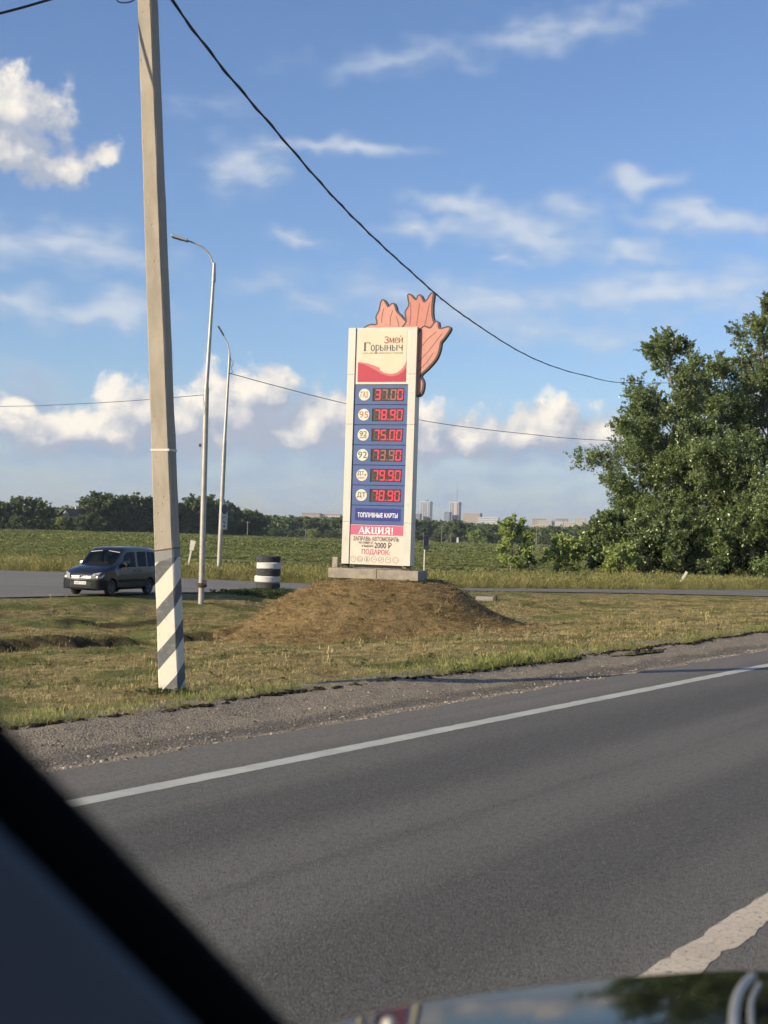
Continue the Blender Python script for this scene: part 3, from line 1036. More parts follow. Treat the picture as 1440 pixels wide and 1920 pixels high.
# ------------------------------------------------------------------ lettering
GLY = {
    'З': (.66, [([(.06, .80), (.14, .95), (.32, 1), (.52, .90), (.54, .72), (.44, .58), (.24, .54)], .13),
               ([(.24, .54), (.50, .46), (.60, .28), (.52, .07), (.30, 0), (.10, .06), (.04, .20)], .14)]),
    'м': (.92, [([(.10, 0), (.14, 1)], .09), ([(.14, 1), (.44, .12)], .17), ([(.44, .12), (.74, 1)], .08), ([(.76, 1), (.80, 0)], .17)]),
    'е': (.66, [([(.10, .54), (.58, .54), (.56, .80), (.36, 1), (.14, .82), (.08, .45), (.18, .12), (.38, 0), (.58, .14)], .12)]),
    'й': (.82, [([(.12, 0), (.12, 1)], .17), ([(.12, .08), (.66, .92)], .09), ([(.66, 0), (.66, 1)], .17), ([(.24, 1.34), (.32, 1.22), (.46, 1.22), (.54, 1.34)], .10)]),
    'Г': (.80, [([(.18, 0), (.18, 1)], .19), ([(.06, .97), (.74, .97)], .075), ([(.71, 1), (.71, .74)], .09), ([(.02, .02), (.36, .02)], .05)]),
    'о': (.70, [([(.33, 0), (.12, .18), (.08, .5), (.12, .82), (.33, 1), (.54, .82), (.58, .5), (.54, .18), (.33, 0)], .14)]),
    'р': (.72, [([(.14, -.42), (.14, 1)], .16), ([(.14, .98), (.44, .98), (.60, .76), (.60, .40), (.44, .14), (.14, .14)], .11), ([(0, -.42), (.30, -.42)], .06)]),
    'ы': (1.0, [([(.12, 0), (.12, 1)], .16), ([(.12, .56), (.42, .54), (.54, .38), (.54, .18), (.42, .03), (.12, .03)], .10), ([(.80, 0), (.80, 1)], .16)]),
    'н': (.84, [([(.12, 0), (.12, 1)], .16), ([(.12, .5), (.66, .5)], .09), ([(.66, 0), (.66, 1)], .16)]),
    'ч': (.78, [([(.12, 1), (.12, .62), (.24, .46), (.60, .50)], .13), ([(.60, 0), (.60, 1)], .16)]),
    'А': (.90, [([(.04, 0), (.40, 1)], .10), ([(.40, 1), (.80, 0)], .22), ([(.16, .30), (.62, .30)], .09), ([(-.08, .03), (.20, .03)], .07), ([(.62, .03), (.94, .03)], .07)]),
    'К': (.90, [([(.16, 0), (.16, 1)], .22), ([(.22, .48), (.70, .98)], .11), ([(.30, .56), (.78, 0)], .22), ([(0, .03), (.34, .03)], .07), ([(0, .97), (.34, .97)], .07)]),
    'Ц': (.94, [([(.16, 0), (.16, 1)], .21), ([(.66, 0), (.66, 1)], .21), ([(.10, .05), (.92, .05)], .10), ([(.88, .08), (.88, -.22)], .10), ([(0, .97), (.32, .97)], .07), ([(.50, .97), (.82, .97)], .07)]),
    'И': (.96, [([(.16, 0), (.16, 1)], .21), ([(.16, .06), (.72, .94)], .12), ([(.72, 0), (.72, 1)], .21), ([(0, .03), (.32, .03)], .07), ([(0, .97), (.32, .97)], .07), ([(.56, .03), (.9, .03)], .07), ([(.56, .97), (.9, .97)], .07)]),
    'Я': (.92, [([(.68, 0), (.68, 1)], .21), ([(.70, .96), (.34, .96), (.18, .82), (.18, .62), (.34, .46), (.70, .46)], .14), ([(.44, .46), (.08, 0)], .17), ([(.52, .03), (.86, .03)], .07)]),
    '!': (.42, [([(.20, 1), (.20, .30)], .17), ([(.20, .15), (.20, 0)], .18)]),
}


def stroke(mb, pts, wd, y, M):
    """a polyline of even width as one flat strip in the x-z plane"""
    n = len(pts); L = []; R_ = []
    for i in range(n):
        a = Vector(pts[max(i - 1, 0)]); b = Vector(pts[min(i + 1, n - 1)])
        if pts[0] == pts[-1] and i in (0, n - 1):
            a, b = Vector(pts[-2]), Vector(pts[1])
        t = (b - a).normalized(); nn = Vector((-t.y, t.x)) * wd / 2
        p = Vector(pts[i]); L.append(p + nn); R_.append(p - nn)
    vs = [(M(p.x, p.y)[0], y, M(p.x, p.y)[1]) for p in L + R_]
    mb.add(vs, [(i, i + 1, n + i + 1, n + i) for i in range(n - 1)])


def serif_text(text, x0, x1, zb, cap, y, mat, parent, name='lettering', first=None, bold=1.0):
    wid = sum(GLY[c][0] * (first if (first and i == 0) else 1) for i, c in enumerate(text))
    sx_ = (x1 - x0) / wid
    mb = MB(); cx = x0
    for i, c in enumerate(text):
        adv, st = GLY[c]
        f1 = first if (first and i == 0) else 1
        for jj, (pts, wd) in enumerate(st):
            px = [(p[0] * sx_ * f1, p[1] * cap * f1) for p in pts]
            stroke(mb, px, wd * sx_ * f1 * bold, y - .0006 * (jj + 1), lambda a, b: (cx + a, zb + b))
        cx += adv * sx_ * f1
    return mb.build(name, mat, parent, fix=False)


def sans(text, x0, x1, z0, z1, y, mat, parent, name='lettering', bold=.0):
    cu = bpy.data.curves.new('text', 'FONT')
    cu.body = text; cu.size = 1; cu.offset = bold; cu.extrude = 0; cu.resolution_u = 3
    o = bpy.data.objects.new('text', cu); COL.objects.link(o)
    bpy.context.view_layer.update()
    me = bpy.data.meshes.new_from_object(o.evaluated_get(bpy.context.evaluated_depsgraph_get()))
    bpy.data.objects.remove(o, do_unlink=True); bpy.data.curves.remove(cu)
    n = len(me.vertices); co = np.empty(n * 3, np.float32); me.vertices.foreach_get('co', co); co = co.reshape(-1, 3)
    mn, mx = co.min(0), co.max(0)
    X = x0 + (co[:, 0] - mn[0]) / (mx[0] - mn[0]) * (x1 - x0)
    Z = z0 + (co[:, 1] - mn[1]) / (mx[1] - mn[1]) * (z1 - z0)
    me.vertices.foreach_set('co', np.stack([X, np.full(n, y), Z], -1).astype(np.float32).ravel())
    me.name = name; me.materials.clear(); me.update()
    return link(name, me, mat, parent)


# ------------------------------------------------------------------ the fuel price pylon
white_p = material('white_sign_panel', (.575, .555, .48), .38, col2=(.53, .51, .435), scale=3, stretch=(1, 1, .35), dirt=((.36, .32, .25), 7, .60, .88))
cream_p = material('cream_panel', (.60, .55, .40), .35, col2=(.56, .51, .37), scale=2)
blue_p = material('blue_sign_panel', (.062, .108, .262), .38, col2=(.055, .097, .24), scale=3)
navy_p = material('navy_panel', (.030, .036, .22), .35, col2=(.026, .030, .19), scale=3)
core_m = material('sign_core', (.035, .035, .042), .6)
red_p = material('red_print', (.42, .026, .050), .4, col2=(.38, .022, .044), scale=4)
pink_p = material('pink_print', (.54, .145, .155), .4)
rose_p = material('rose_print', (.52, .105, .185), .45, col2=(.49, .098, .17), scale=3)
promo_p = material('pale_promo_panel', (.63, .55, .45), .45, col2=(.59, .50, .42), scale=2)
dk_txt = material('dark_print', (.045, .042, .05), .5)
brn_txt = material('brown_print', (.30, .035, .025), .5)
org_txt = material('orange_print', (.42, .17, .045), .5)
grn_txt = material('olive_print', (.10, .11, .055), .5)
tag_txt = material('tagline_print', (.33, .17, .09), .5)
wht_txt = material('white_print', (.80, .78, .74), .5)
disp_m = material('display_glass', (.030, .020, .016), .35, col2=(.045, .030, .022), scale=9)
led_m = material('lit_segment', (.30, .02, .03), .4, emit=(1.0, .035, .085), estr=.60)
dim_m = material('dim_segment', (.23, .095, .075), .5, emit=(.8, .16, .12), estr=.14)
off_m = material('unlit_segment', (.060, .046, .036), .5)
conc_m = material('plinth_concrete', (.33, .29, .23), .9, col2=(.24, .21, .165), scale=5, bump=.5, bscale=60, dirt=((.12, .10, .075), 6, .58, .8))
rust_m = material('dark_rusty_steel', (.05, .036, .028), .8, col2=(.09, .055, .035), scale=20)
grey_steel = material('grey_steel', (.22, .22, .215), .5, .3)
board_edge = material('dark_cutout_edge', (.075, .052, .045), .55, col2=(.05, .036, .032), scale=6)
salmon = material('salmon_board', (.50, .185, .135), .5, col2=(.46, .16, .12), scale=5)
salmon2 = material('pale_salmon_board', (.53, .235, .175), .5, col2=(.49, .21, .155), scale=5)

SEG = {'0': 'abcdef', '3': 'abgcd', '5': 'afgcd', '7': 'abc', '8': 'abcdefg', '9': 'abcdfg'}


def seg_poly(sg, w, h, t):
    g = t * .12
    m = h / 2
    return {'a': [(g, h), (w - g, h), (w - t, h - t), (t, h - t)], 'd': [(t, t), (w - t, t), (w - g, 0), (g, 0)],
            'g': [(t * .6, m), (t, m + t / 2), (w - t, m + t / 2), (w - t * .6, m), (w - t, m - t / 2), (t, m - t / 2)],
            'f': [(0, h - g), (t, h - t), (t, m + t * .6), (t * .45, m + g), (0, m + t * .4)], 'b': [(w, h - g), (w - t, h - t), (w - t, m + t * .6), (w - t * .45, m + g), (w, m + t * .4)],
            'e': [(0, g), (t, t), (t, m - t * .6), (t * .45, m - g), (0, m - t * .4)], 'c': [(w, g), (w - t, t), (w - t, m - t * .6), (w - t * .45, m - g), (w, m - t * .4)]}[sg]


SIGN_P = Vector((-0.165, 34.5, 0.70))
pylon = empty('price_sign', SIGN_P, math.radians(-18), 'tall white and blue fuel price sign with red digital prices on a mound', 'price sign')


def build_pylon(t):
    MB().box(-.69, .69, .028, .30, .02, 5.90).build('core', core_m, t)
    for x0, x1 in ((-.90, -.706), (.706, .90)):
        zs = [0, 1.06, 3.5, 4.75, 5.92]
        for a, b in zip(zs, zs[1:]):
            MB().bevbox(x0, x1, -.03, .335, a + .002, b - .002, .006).build('column_panel', white_p, t)
    # header
    hp = MB().bevbox(-.70, .70, 0, .027, 4.50, 5.92, .006).build('header_panel', white_p, t)
    X0, X1, Z0, Z1 = -.632, .632, 4.565, 5.862
    U = lambda u: X0 + u * (X1 - X0)
    W = lambda v: Z1 - v * (Z1 - Z0)
    MB().box(X0, X1, -.004, .002, Z0, Z1).build('cream_face', cream_p, hp)
    up = [(0, .617), (.1, .625), (.2, .645), (.32, .682), (.46, .732), (.455, .775), (.55, .825), (.68, .852), (.8, .835), (.9, .77), (.96, .69), (1, .612)]
    MB().prism([(U(u), W(v)) for u, v in up] + [(U(1), W(1)), (U(0), W(1))], -.007, -.001).build('pink_wave', pink_p, hp)
    up = [(0, .64), (.1, .652), (.22, .70), (.36, .772), (.5, .845), (.62, .888), (.72, .898), (.84, .875), (.93, .815), (1, .735)]
    MB().prism([(U(u), W(v)) for u, v in up] + [(U(1), W(1)), (U(0), W(1))], -.010, -.002).build('red_wave', red_p, hp)
    serif_text('Змей', U(.535), U(.925), W(.258), .135, -.006, brn_txt, hp, first=1.18, bold=1.0)
    serif_text('Горыныч', U(.10), U(.93), W(.405), .145, -.006, dk_txt, hp, first=1.45, bold=.95)
    sans('сеть автозаправочных станций', U(.10), U(.925), W(.470), W(.428), -.006, tag_txt, hp, bold=.01)
    # price rows
    rows = [('ГАЗ', '37.00', 'LDDL', org_txt), ('95', '78.90', 'LLLL', org_txt), ('92', '75.00', 'LLLL', grn_txt),
            ('92', '73.90', 'LDDL', grn_txt), ('ДТ', '79.90', 'LLLL', grn_txt), ('ДТ', '78.90', 'LLLL', grn_txt)]
    H = .5030
    for i, (fuel, price, lit, tm) in enumerate(rows):
        z1 = 4.487 - i * H; z0 = z1 - H + .012
        zc = (z0 + z1) / 2
        p = MB().bevbox(-.70, .70, 0, .027, z0, z1, .004).build('price_panel', blue_p, t)
        p['label'] = f'blue panel with fuel badge and digital price {price}'
        MB().disc(-.435, zc, .148, -.008, .002).build('fuel_badge', material('badge_face', (.66, .61, .50), .4) if i == 0 else bpy.data.materials['badge_face'], p)
        if fuel == 'ГАЗ':
            sans(fuel, -.535, -.335, zc - .075, zc + .08, -.010, tm, p, 'badge_lettering', .02)
        elif fuel == 'ДТ' and i == 4:
            sans(fuel, -.555, -.375, zc - .02, zc + .10, -.010, tm, p, 'badge_lettering', .015)
            sans('ЕВРО', -.535, -.355, zc - .10, zc - .045, -.010, org_txt, p, 'badge_lettering', .015)
            MB().disc(-.345, zc + .005, .026, -.011, -.007, 12).build('badge_mark', org_txt, p)
        elif fuel == 'ДТ':
            sans(fuel, -.55, -.32, zc - .075, zc + .075, -.010, tm, p, 'badge_lettering', .015)
        elif i == 2:
            sans(fuel, -.535, -.335, zc - .045, zc + .095, -.010, tm, p, 'badge_lettering', .01)
            MB().box(-.53, -.34, -.0115, -.008, zc - .082, zc - .064).build('badge_underline', grn_txt, p)
        else:
            sans(fuel, -.555, -.315, zc - .08, zc + .085, -.010, tm, p, 'badge_lettering', .01)
        wx0, wx1, wz0, wz1 = -.205, .585, zc - .150, zc + .148
        MB().box(wx0, wx1, -.012, .002, wz0, wz1).build('display_window', disp_m, p)
        MB().box(wx0 - .012, wx0, -.022, .002, wz0 - .01, wz1 + .01).box(wx0, wx1, -.022, .002, wz1, wz1 + .012).build('display_hood', core_m, p)
        dig = [c for c in price if c != '.']
        xs = [wx0 + .045 + k_ * .178 + (.05 if k_ >= 2 else 0) for k_ in range(4)]
        for c, l, x in zip(dig, lit, xs):
            w_, h_, t_ = .148, .262, .034
            mb = MB(); mo = MB()
            for sg in 'abcdefg':
                pl = [(x + a * 1.0 + b * .06, wz0 + .018 + b) for a, b in seg_poly(sg, w_, h_, t_)]
                (mb if sg in SEG[c] else mo).prism(pl, -.017, -.011)
            mb.build('digit', led_m if l == 'L' else dim_m, p)
            if mo.v: mo.build('unlit_segments', off_m, p)['kind'] = 'stuff'
        MB().box(xs[2] - .055, xs[2] - .022, -.017, -.011, wz0 + .018, wz0 + .05).build('decimal_point', led_m if lit[1] == 'L' else dim_m, p)
    # fuel card panel
    z1 = 4.487 - 6 * H
    p = MB().bevbox(-.70, .70, 0, .027, 1.0, z1, .004).build('card_panel', blue_p, t)
    MB().box(-.585, .60, -.006, .002, 1.095, 1.40).build('navy_field', navy_p, p)
    sans('ТОПЛИВНЫЕ КАРТЫ', -.515, .535, 1.175, 1.295, -.009, wht_txt, p, bold=.022)
    # promotion panel
    p = MB().bevbox(-.70, .70, -.006, .027, .0, .992, .004).build('promotion_panel', promo_p, t)
    P = lambda u: -.70 + u * 1.40
    Q = lambda v: .992 - v * .992
    MB().box(-.69, .69, -.010, .0, Q(.255), Q(.01)).build('rose_band', rose_p, p)
    serif_text('АКЦИЯ!', P(.165), P(.82), Q(.225), .165, -.0115, wht_txt, p)
    sans('ЗАПРАВЬ АВТОМОБИЛЬ', P(.065), P(.92), Q(.405), Q(.295), -.009, dk_txt, p, bold=.015)
    sans('НА СУММУ ОТ', P(.17), P(.445), Q(.482), Q(.420), -.009, dk_txt, p, bold=.02)
    sans('И ВЫБЕРИ', P(.23), P(.445), Q(.565), Q(.505), -.009, dk_txt, p, bold=.02)
    sans('2000 Р', P(.465), P(.785), Q(.585), Q(.430), -.009, dk_txt, p, bold=.02)
    sans('ПОДАРОК:', P(.23), P(.755), Q(.765), Q(.610), -.009, rose_p, p, bold=.025)
    for i, u in enumerate((.076, .203, .333, .463, .596, .730, .868)):
        cx, cz = P(u), Q(.868)
        rg = MB().ring(cx, cz, .066, .075, -.010, -.004, 24).build('gift_ring', material('grey_print', (.22, .19, .18), .5) if i == 0 else bpy.data.materials['grey_print'], p)
        gm = bpy.data.materials['grey_print']
        mb = MB()
        shapes = [[([(0, -.03), (0, .03)], .010), ([(-.02, .03), (.015, .03)], .010)], [([(-.04, -.025), (-.02, .03), (.02, .03), (.045, -.03)], .012), ([(-.04, -.03), (.045, -.03)], .012)],
                  [([(0, -.045), (0, .045)], .030), ([(-.03, -.02), (.03, -.02)], .012)], [([(-.04, -.018), (0, -.005), (.042, .018)], .011)],
                  [([(-.042, -.022), (.0, -.008), (.042, .02)], .014), ([(-.02, .02), (.02, .03)], .006)], [([(-.034, .012), (.03, .016)], .013)], [([(-.02, -.008), (.014, .008)], .005)]][i]
        for jj, (pts, wd) in enumerate(shapes):
            stroke(mb, pts, wd, -.008 - .0005 * jj, lambda a, b: (cx + a, cz + b))
        mb.build('gift_icon', gm, p, fix=False)
    # feet
    for x in (-.80, .80):
        MB().box(x - .10, x + .10, .03, .27, -.10, -.085).box(x - .045, x + .045, .08, .20, -.085, .0).box(x - .09, x + .09, .05, .25, -.02, .0).build('base_bracket', rust_m, t)
    MB().box(-.62, .62, .16, .20, -.10, -.01).build('cross_sill', conc_m, t)
    # cut-out board above and beside the sign: plain rounded salmon shapes with dark returns
    kx, kz = .002907, .002765
    L2 = lambda p: ((p[0] - 572) * kx, 5.92 + (450 - p[1]) * kz)

    def closed(pts, grow=0.0, n=6):
        """smooth closed outline through pts (sign-elevation units), grown outwards"""
        m = len(pts); out = []
        for i in range(m):
            p0, p1, p2, p3 = [Vector(pts[(i + d) % m]) for d in (-1, 0, 1, 2)]
            for j in range(n):
                q = j / n
                out.append(.5 * ((2 * p1) + (p2 - p0) * q + (2 * p0 - 5 * p1 + 4 * p2 - p3) * q * q + (3 * p1 - p0 - 3 * p2 + p3) * q ** 3))
        if grow:
            m = len(out); area = sum(out[i].x * out[(i + 1) % m].y - out[(i + 1) % m].x * out[i].y for i in range(m))
            sg = 1 if area > 0 else -1
            res = []
            for i in range(m):
                tt = (out[(i + 1) % m] - out[i - 1]).normalized()
                res.append(out[i] + Vector((tt.y, -tt.x)) * sg * grow)
            out = res
        return [L2(p) for p in out]
    waves = [  # three plain flame-shaped boards
        ([(405, 470), (430, 425), (505, 415), (498, 345), (522, 290), (545, 196), (596, 262), (640, 232), (668, 300), (700, 335), (745, 385), (800, 450), (790, 485)], salmon2),
        ([(735, 480), (772, 395), (762, 310), (792, 245), (782, 152), (845, 205), (878, 162), (915, 225), (950, 205), (992, 146), (985, 250), (990, 350), (1012, 440), (990, 520), (870, 520)], salmon),
        ([(880, 530), (925, 450), (985, 462), (1040, 405), (1062, 470), (1152, 458), (1108, 540), (1075, 585), (1064, 650), (1035, 730), (968, 812), (905, 880), (930, 950), (915, 1040), (872, 1045), (850, 900), (850, 700)], salmon2),
    ]
    grooves = [[[(540, 400), (545, 340), (556, 270)], [(620, 430), (620, 350), (640, 290)], [(700, 440), (690, 390), (675, 350)]],
               [[(800, 430), (805, 330), (802, 220)], [(860, 430), (872, 320), (880, 230)], [(930, 440), (950, 340), (970, 230)]],
               [[(900, 640), (960, 560), (1040, 490)], [(890, 760), (980, 660), (1090, 510)], [(885, 850), (960, 770), (1020, 680)]]]
    for i, (pts, mm) in enumerate(waves):
        y = .130 - .022 * i
        bk = MB().prism(closed(pts, 15), y, y + .16).build('cutout_backing', board_edge, t)
        MB().prism(closed(pts), y - .007, y + .01).build('cutout_face', mm, bk)
        for g in grooves[i]:
            gm_ = MB()
            stroke(gm_, [L2(p) for p in g], .014, y - .009, lambda a_, b_: (a_, b_))
            gm_.build('painted_line', bpy.data.materials.get('dark_cutout_edge'), bk, fix=False)
    for rx_ in (-.25, .7):
        MB().tube([(rx_, .22, 5.9), (rx_, .22, 6.3)], .02, 6).build('support_rod', grey_steel, t)


build_pylon(pylon)

plinth = empty('concrete_plinth', (SIGN_P.x, SIGN_P.y, .345), math.radians(-18), 'low stained concrete plinth on the mound under the price sign', 'plinth')
MB().bevbox(-1.17, .10, -.22, .62, 0, .248, .012).build('concrete_block', conc_m, plinth)
MB().bevbox(.108, 1.17, -.215, .62, 0, .245, .012).build('concrete_block', conc_m, plinth)
st = MB().bevbox(-.07, .07, -.06, .06, 0, .27, .01).build('concrete_stub', conc_m)
st.location = (SIGN_P.x - 1.02, SIGN_P.y + .65, .585); st.rotation_euler = (0, 0, math.radians(-18))
tag(st, 'short grey concrete stub standing on the plinth left of the sign', 'stub')

# ------------------------------------------------------------------ leaning concrete utility pole with painted stripes
def build_pole():
    base = gnd(321, 1301, -.08) + Vector((0, .08, -.02))
    topp = at(277, 0, base.y)
    ax = (topp - base).normalized()
    u = Vector((.964, -.267, 0)); u = (u - ax * u.dot(ax)).normalized()
    v = ax.cross(u)
    rot = Matrix((u, v, ax)).transposed().to_4x4()
    t = empty('utility_pole', base, 0, 'tall leaning concrete utility pole with diagonal painted stripes at its foot', 'utility pole')
    t.rotation_euler = rot.to_euler()
    m = bpy.data.materials.new('pole_concrete'); m.use_nodes = True
    k = NT(m.node_tree); b = k.n['Principled BSDF']
    oc = k.node('ShaderNodeTexCoord').outputs['Object']; sp = k.node('ShaderNodeSeparateXYZ', i_0=oc)
    c = k.mix(k.ramp(k.noise(k.mapping(oc, scale=(3, 3, .8)), 1.6, 6, .65), .35, .68), (.40, .348, .272, 1), (.30, .26, .203, 1))
    c = k.mix(k.ramp(k.noise(oc, 30, 5, .7), .62, .74), c, (.17, .14, .10, 1))
    # paint: helix of off-white and grey-black stripes up to 1.27 m
    tt = k.math('SUBTRACT', k.math('SUBTRACT', sp.outputs[2], sp.outputs[0]), k.math('MULTIPLY', sp.outputs[1], .6))
    tt = k.math('ADD', tt, k.math('MULTIPLY', k.math('SUBTRACT', k.noise(oc, 7, 3), .5), .02))
    fr = k.math('FRACT', k.math('DIVIDE', k.math('ADD', tt, 3.96), .395))
    dark = k.math('MULTIPLY', k.ramp(fr, .0, .02), k.ramp(fr, .42, .44, 1, 0))
    wp = k.mix(k.ramp(k.noise(oc, 9, 6, .7), .55, .75), (.66, .615, .50, 1), (.46, .42, .34, 1))
    dp = k.mix(k.ramp(k.noise(oc, 12, 6, .7), .45, .75), (.115, .118, .120, 1), (.23, .225, .205, 1))
    pc = k.mix(dark, wp, dp)
    low = k.math('SUBTRACT', sp.outputs[2], k.math('MULTIPLY', sp.outputs[0], .25))
    pc = k.mix(k.ramp(low, 1.255, 1.26), pc, (.25, .245, .23, 1))
    c = k.mix(k.ramp(low, 1.346, 1.352), pc, c)
    c = k.mix(k.ramp(k.math('ADD', sp.outputs[2], k.math('MULTIPLY', k.noise(oc, 14, 5), .25)), .10, .26, .75, 0), c, (.17, .145, .10, 1))
    k.put(b.inputs['Base Color'], c)
    b.inputs['Roughness'].default_value = .9
    pit = k.node('ShaderNodeTexVoronoi', i_Vector=k.mapping(oc, scale=(1, 1, .6)), i_Scale=14.0)
    h = k.math('ADD', k.ramp(pit.outputs['Distance'], .02, .16), k.math('MULTIPLY', k.noise(oc, 70, 4, .7), .5))
    bn = k.node('ShaderNodeBump', i_Strength=.7, i_Height=h); bn.inputs['Distance'].default_value = .008
    k.put(b.inputs['Normal'], bn.outputs[0])
    V = []; F = []
    zs = np.concatenate([[-.35], np.linspace(0, 8.6, 44)])
    rs = np.random.RandomState(5)
    for z in zs:
        a = .205 - .0105 * z; bb = .172; ch = .012
        x0, x1 = -a / 2, a / 2; y0, y1 = -bb / 2, bb / 2
        j = rs.randn(8) * .0016
        V += [(x0 + ch, y0 + j[0], z), (x1 - ch, y0 + j[1], z), (x1 + j[2], y0 + ch, z), (x1 + j[3], y1 - ch, z), (x1 - ch, y1, z), (x0 + ch, y1, z), (x0 + j[4], y1 - ch, z), (x0 + j[5], y0 + ch, z)]
    for i in range(len(zs) - 1):
        for q in range(8):
            F.append((i * 8 + q, i * 8 + (q + 1) % 8, (i + 1) * 8 + (q + 1) % 8, (i + 1) * 8 + q))
    F.append(tuple(range((len(zs) - 1) * 8, len(zs) * 8)))
    MB().add(V, F).build('shaft', m, t)
    def strap(z, hgt, mat, tilt):
        a = .205 - .0105 * z + .008; bb = .18
        vs = []
        for zz in (z, z + hgt):
            for (x, y) in ((-a / 2, -bb / 2), (a / 2, -bb / 2), (a / 2, bb / 2), (-a / 2, bb / 2)):
                vs.append((x, y, zz + x * tilt))
        MB().add(vs, [(0, 1, 5, 4), (1, 2, 6, 5), (2, 3, 7, 6), (3, 0, 4, 7), (4, 5, 6, 7), (3, 2, 1, 0)]).build('strap', mat, t)
    strap(2.27, .020, material('pale_strap', (.62, .58, .5), .5), -.05)
    strap(1.35, .010, material('dark_strap', (.05, .045, .04), .6), .10)
    # cross bracket with insulators at the head
    MB().box(-.5, .5, -.13, -.09, 7.6, 7.66).build('cross_arm', grey_steel, t)
    return t, base, ax


pole, POLE_B, POLE_AX = build_pole()

black_cable = material('black_cable', (.012, .013, .016), .5)
thin_wire = material('thin_wire', (.03, .034, .04), .6)


def smooth_path(pts, n=10):
    pts = [Vector(p) for p in pts]; out = []
    for i in range(len(pts) - 1):
        p0, p1, p2, p3 = pts[max(i - 1, 0)], pts[i], pts[i + 1], pts[min(i + 2, len(pts) - 1)]
        for j in range(n):
            t = j / n
            out.append(.5 * ((2 * p1) + (p2 - p0) * t + (2 * p0 - 5 * p1 + 4 * p2 - p3) * t * t + (3 * p1 - p0 - 3 * p2 + p3) * t ** 3))
    return out + [pts[-1]]


# twisted service cable: from the pole head to the next pole of the line, outside the frame on the right
head = POLE_B + POLE_AX * 6.75 + Vector((.12, .1, 0))
cd = (Vector((at(1285, 722, 98).x, 98, 0)) - Vector((POLE_B.x, POLE_B.y, 0))).normalized()
cp = [head]
for (x, y) in [(322, 0), (410, 118), (500, 225), (640, 385), (760, 500), (870, 592), (1000, 672), (1100, 705), (1180, 718), (1285, 716)]:
    r_ = ray(x, y)
    det = -r_.x * cd.y + cd.x * r_.y
    tt = (-POLE_B.x * cd.y + cd.x * POLE_B.y) / det
    cp.append(Vector((0, 0, CAM_H)) + r_ * tt)
last = cp[-1]
cp += [last + cd * 8 + Vector((0, 0, 1.2))]
path = smooth_path(cp, 14)
mb = MB()
mb.tube(path, .0115, 6)
# second conductor twisted round the first
tw = []; acc = 0
for i, p in enumerate(path):
    if i: acc += (p - path[i - 1]).length
    t = (path[min(i + 1, len(path) - 1)] - path[max(i - 1, 0)]).normalized()
    uu = t.cross(Vector((0, 0, 1))).normalized(); vv = t.cross(uu)
    a = acc / .9 * 2 * math.pi
    tw.append(p + uu * .011 * math.cos(a) + vv * .011 * math.sin(a))
mb.tube(tw, .009, 6)
tag(mb.build('overhead_cable', black_cable, None, True), 'thick black twisted cable sagging from the pole to the right-hand trees', 'cable')
cp = [head + Vector((-.15, 0, .05)), at(180, -28, 12.7), at(90, 0, 12.4), at(0, 25, 12.1), at(-160, 62, 11.6), at(-400, 100, 10.7)]
tag(MB().tube(smooth_path(cp), .012, 6).build('overhead_cable', black_cable, None, True), 'short black cable crossing the top left corner of the sky', 'cable')
cp = [head + Vector((-.08, -.05, -.02)), at(232, -30, POLE_B.y), at(219, -2, POLE_B.y), at(232, 5, POLE_B.y), at(252, -1, POLE_B.y), at(262, -25, POLE_B.y)]
tag(MB().tube(smooth_path(cp), .007, 5).build('cable_loop', black_cable, None, True), 'small slack cable loop hanging beside the top of the concrete pole', 'cable')

# ------------------------------------------------------------------ street lamps
lamp_m = material('lamp_post_paint', (.42, .40, .36), .45, .35, col2=(.34, .32, .28), scale=4, dirt=((.20, .13, .08), 7, .66, .85))
lamp_head_m = material('lamp_head', (.40, .41, .42), .35, .5)
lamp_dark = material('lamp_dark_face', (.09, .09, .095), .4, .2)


def street_lamp(label, Y, foot, knee, top, arm, head0, head1, r0, r1, seen_below):
    b = at(*foot, Y)
    b.z = float(zt(b.x, b.y)) - .02
    t = empty('street_lamp', b, 0, label, 'street lamp', 'street lamps by the side road')
    P = lambda x, y: at(x, y, Y) - b
    kn, tp = P(*knee), P(*top)
    MB().tube([(0, 0, 0), kn], [r0, r0 * .9], 12).build('lower_shaft', lamp_m, t, True)
    MB().tube([kn - Vector((0, 0, .05)), kn + Vector((0, 0, .10)), tp], [r0 * .92, r0 * .7, r1], 12).build('upper_shaft', lamp_m, t, True)
    MB().tube([tp - Vector((0, 0, .3)), tp + Vector((0, 0, .35))], [r1 * 1.45, r1 * .9], 10).build('sleeve', lamp_m, t, True)
    MB().tube(smooth_path([tp + Vector((0, 0, .2))] + [P(*a) for a in arm], 8), r1 * .55, 8).build('arm', lamp_m, t, True)
    h0, h1 = P(*head0), P(*head1)
    ax = (h1 - h0).normalized(); side = Vector((0, 1, 0)); up = ax.cross(side).normalized()
    if up.z < 0: up = -up
    L = (h1 - h0).length
    M = Matrix((ax, side, up)).transposed().to_4x4(); M.translation = h0
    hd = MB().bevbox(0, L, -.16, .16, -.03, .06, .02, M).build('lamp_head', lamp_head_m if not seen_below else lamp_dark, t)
    MB().box(L * .35, L * .95, -.13, .13, -.036, -.028, M).build('lens', lamp_dark, hd)
    return t, b


lamp_a, LA = street_lamp('nearer pale street lamp with long curved arm, just right of the concrete pole', 47.6, (377, 1130), (387, 728), (401, 512),
                         [(399.5, 495), (393, 478), (380, 464), (362, 455), (350, 451)], (352, 452), (322, 443), .105, .055, False)
lamp_b, LB = street_lamp('farther street lamp with short arm carrying the sign plate', 72.2, (410, 1079), (421, 828), (430, 675),
                         [(430, 660), (427, 645), (421, 633), (417, 627)], (419, 629), (409, 612), .125, .06, True)
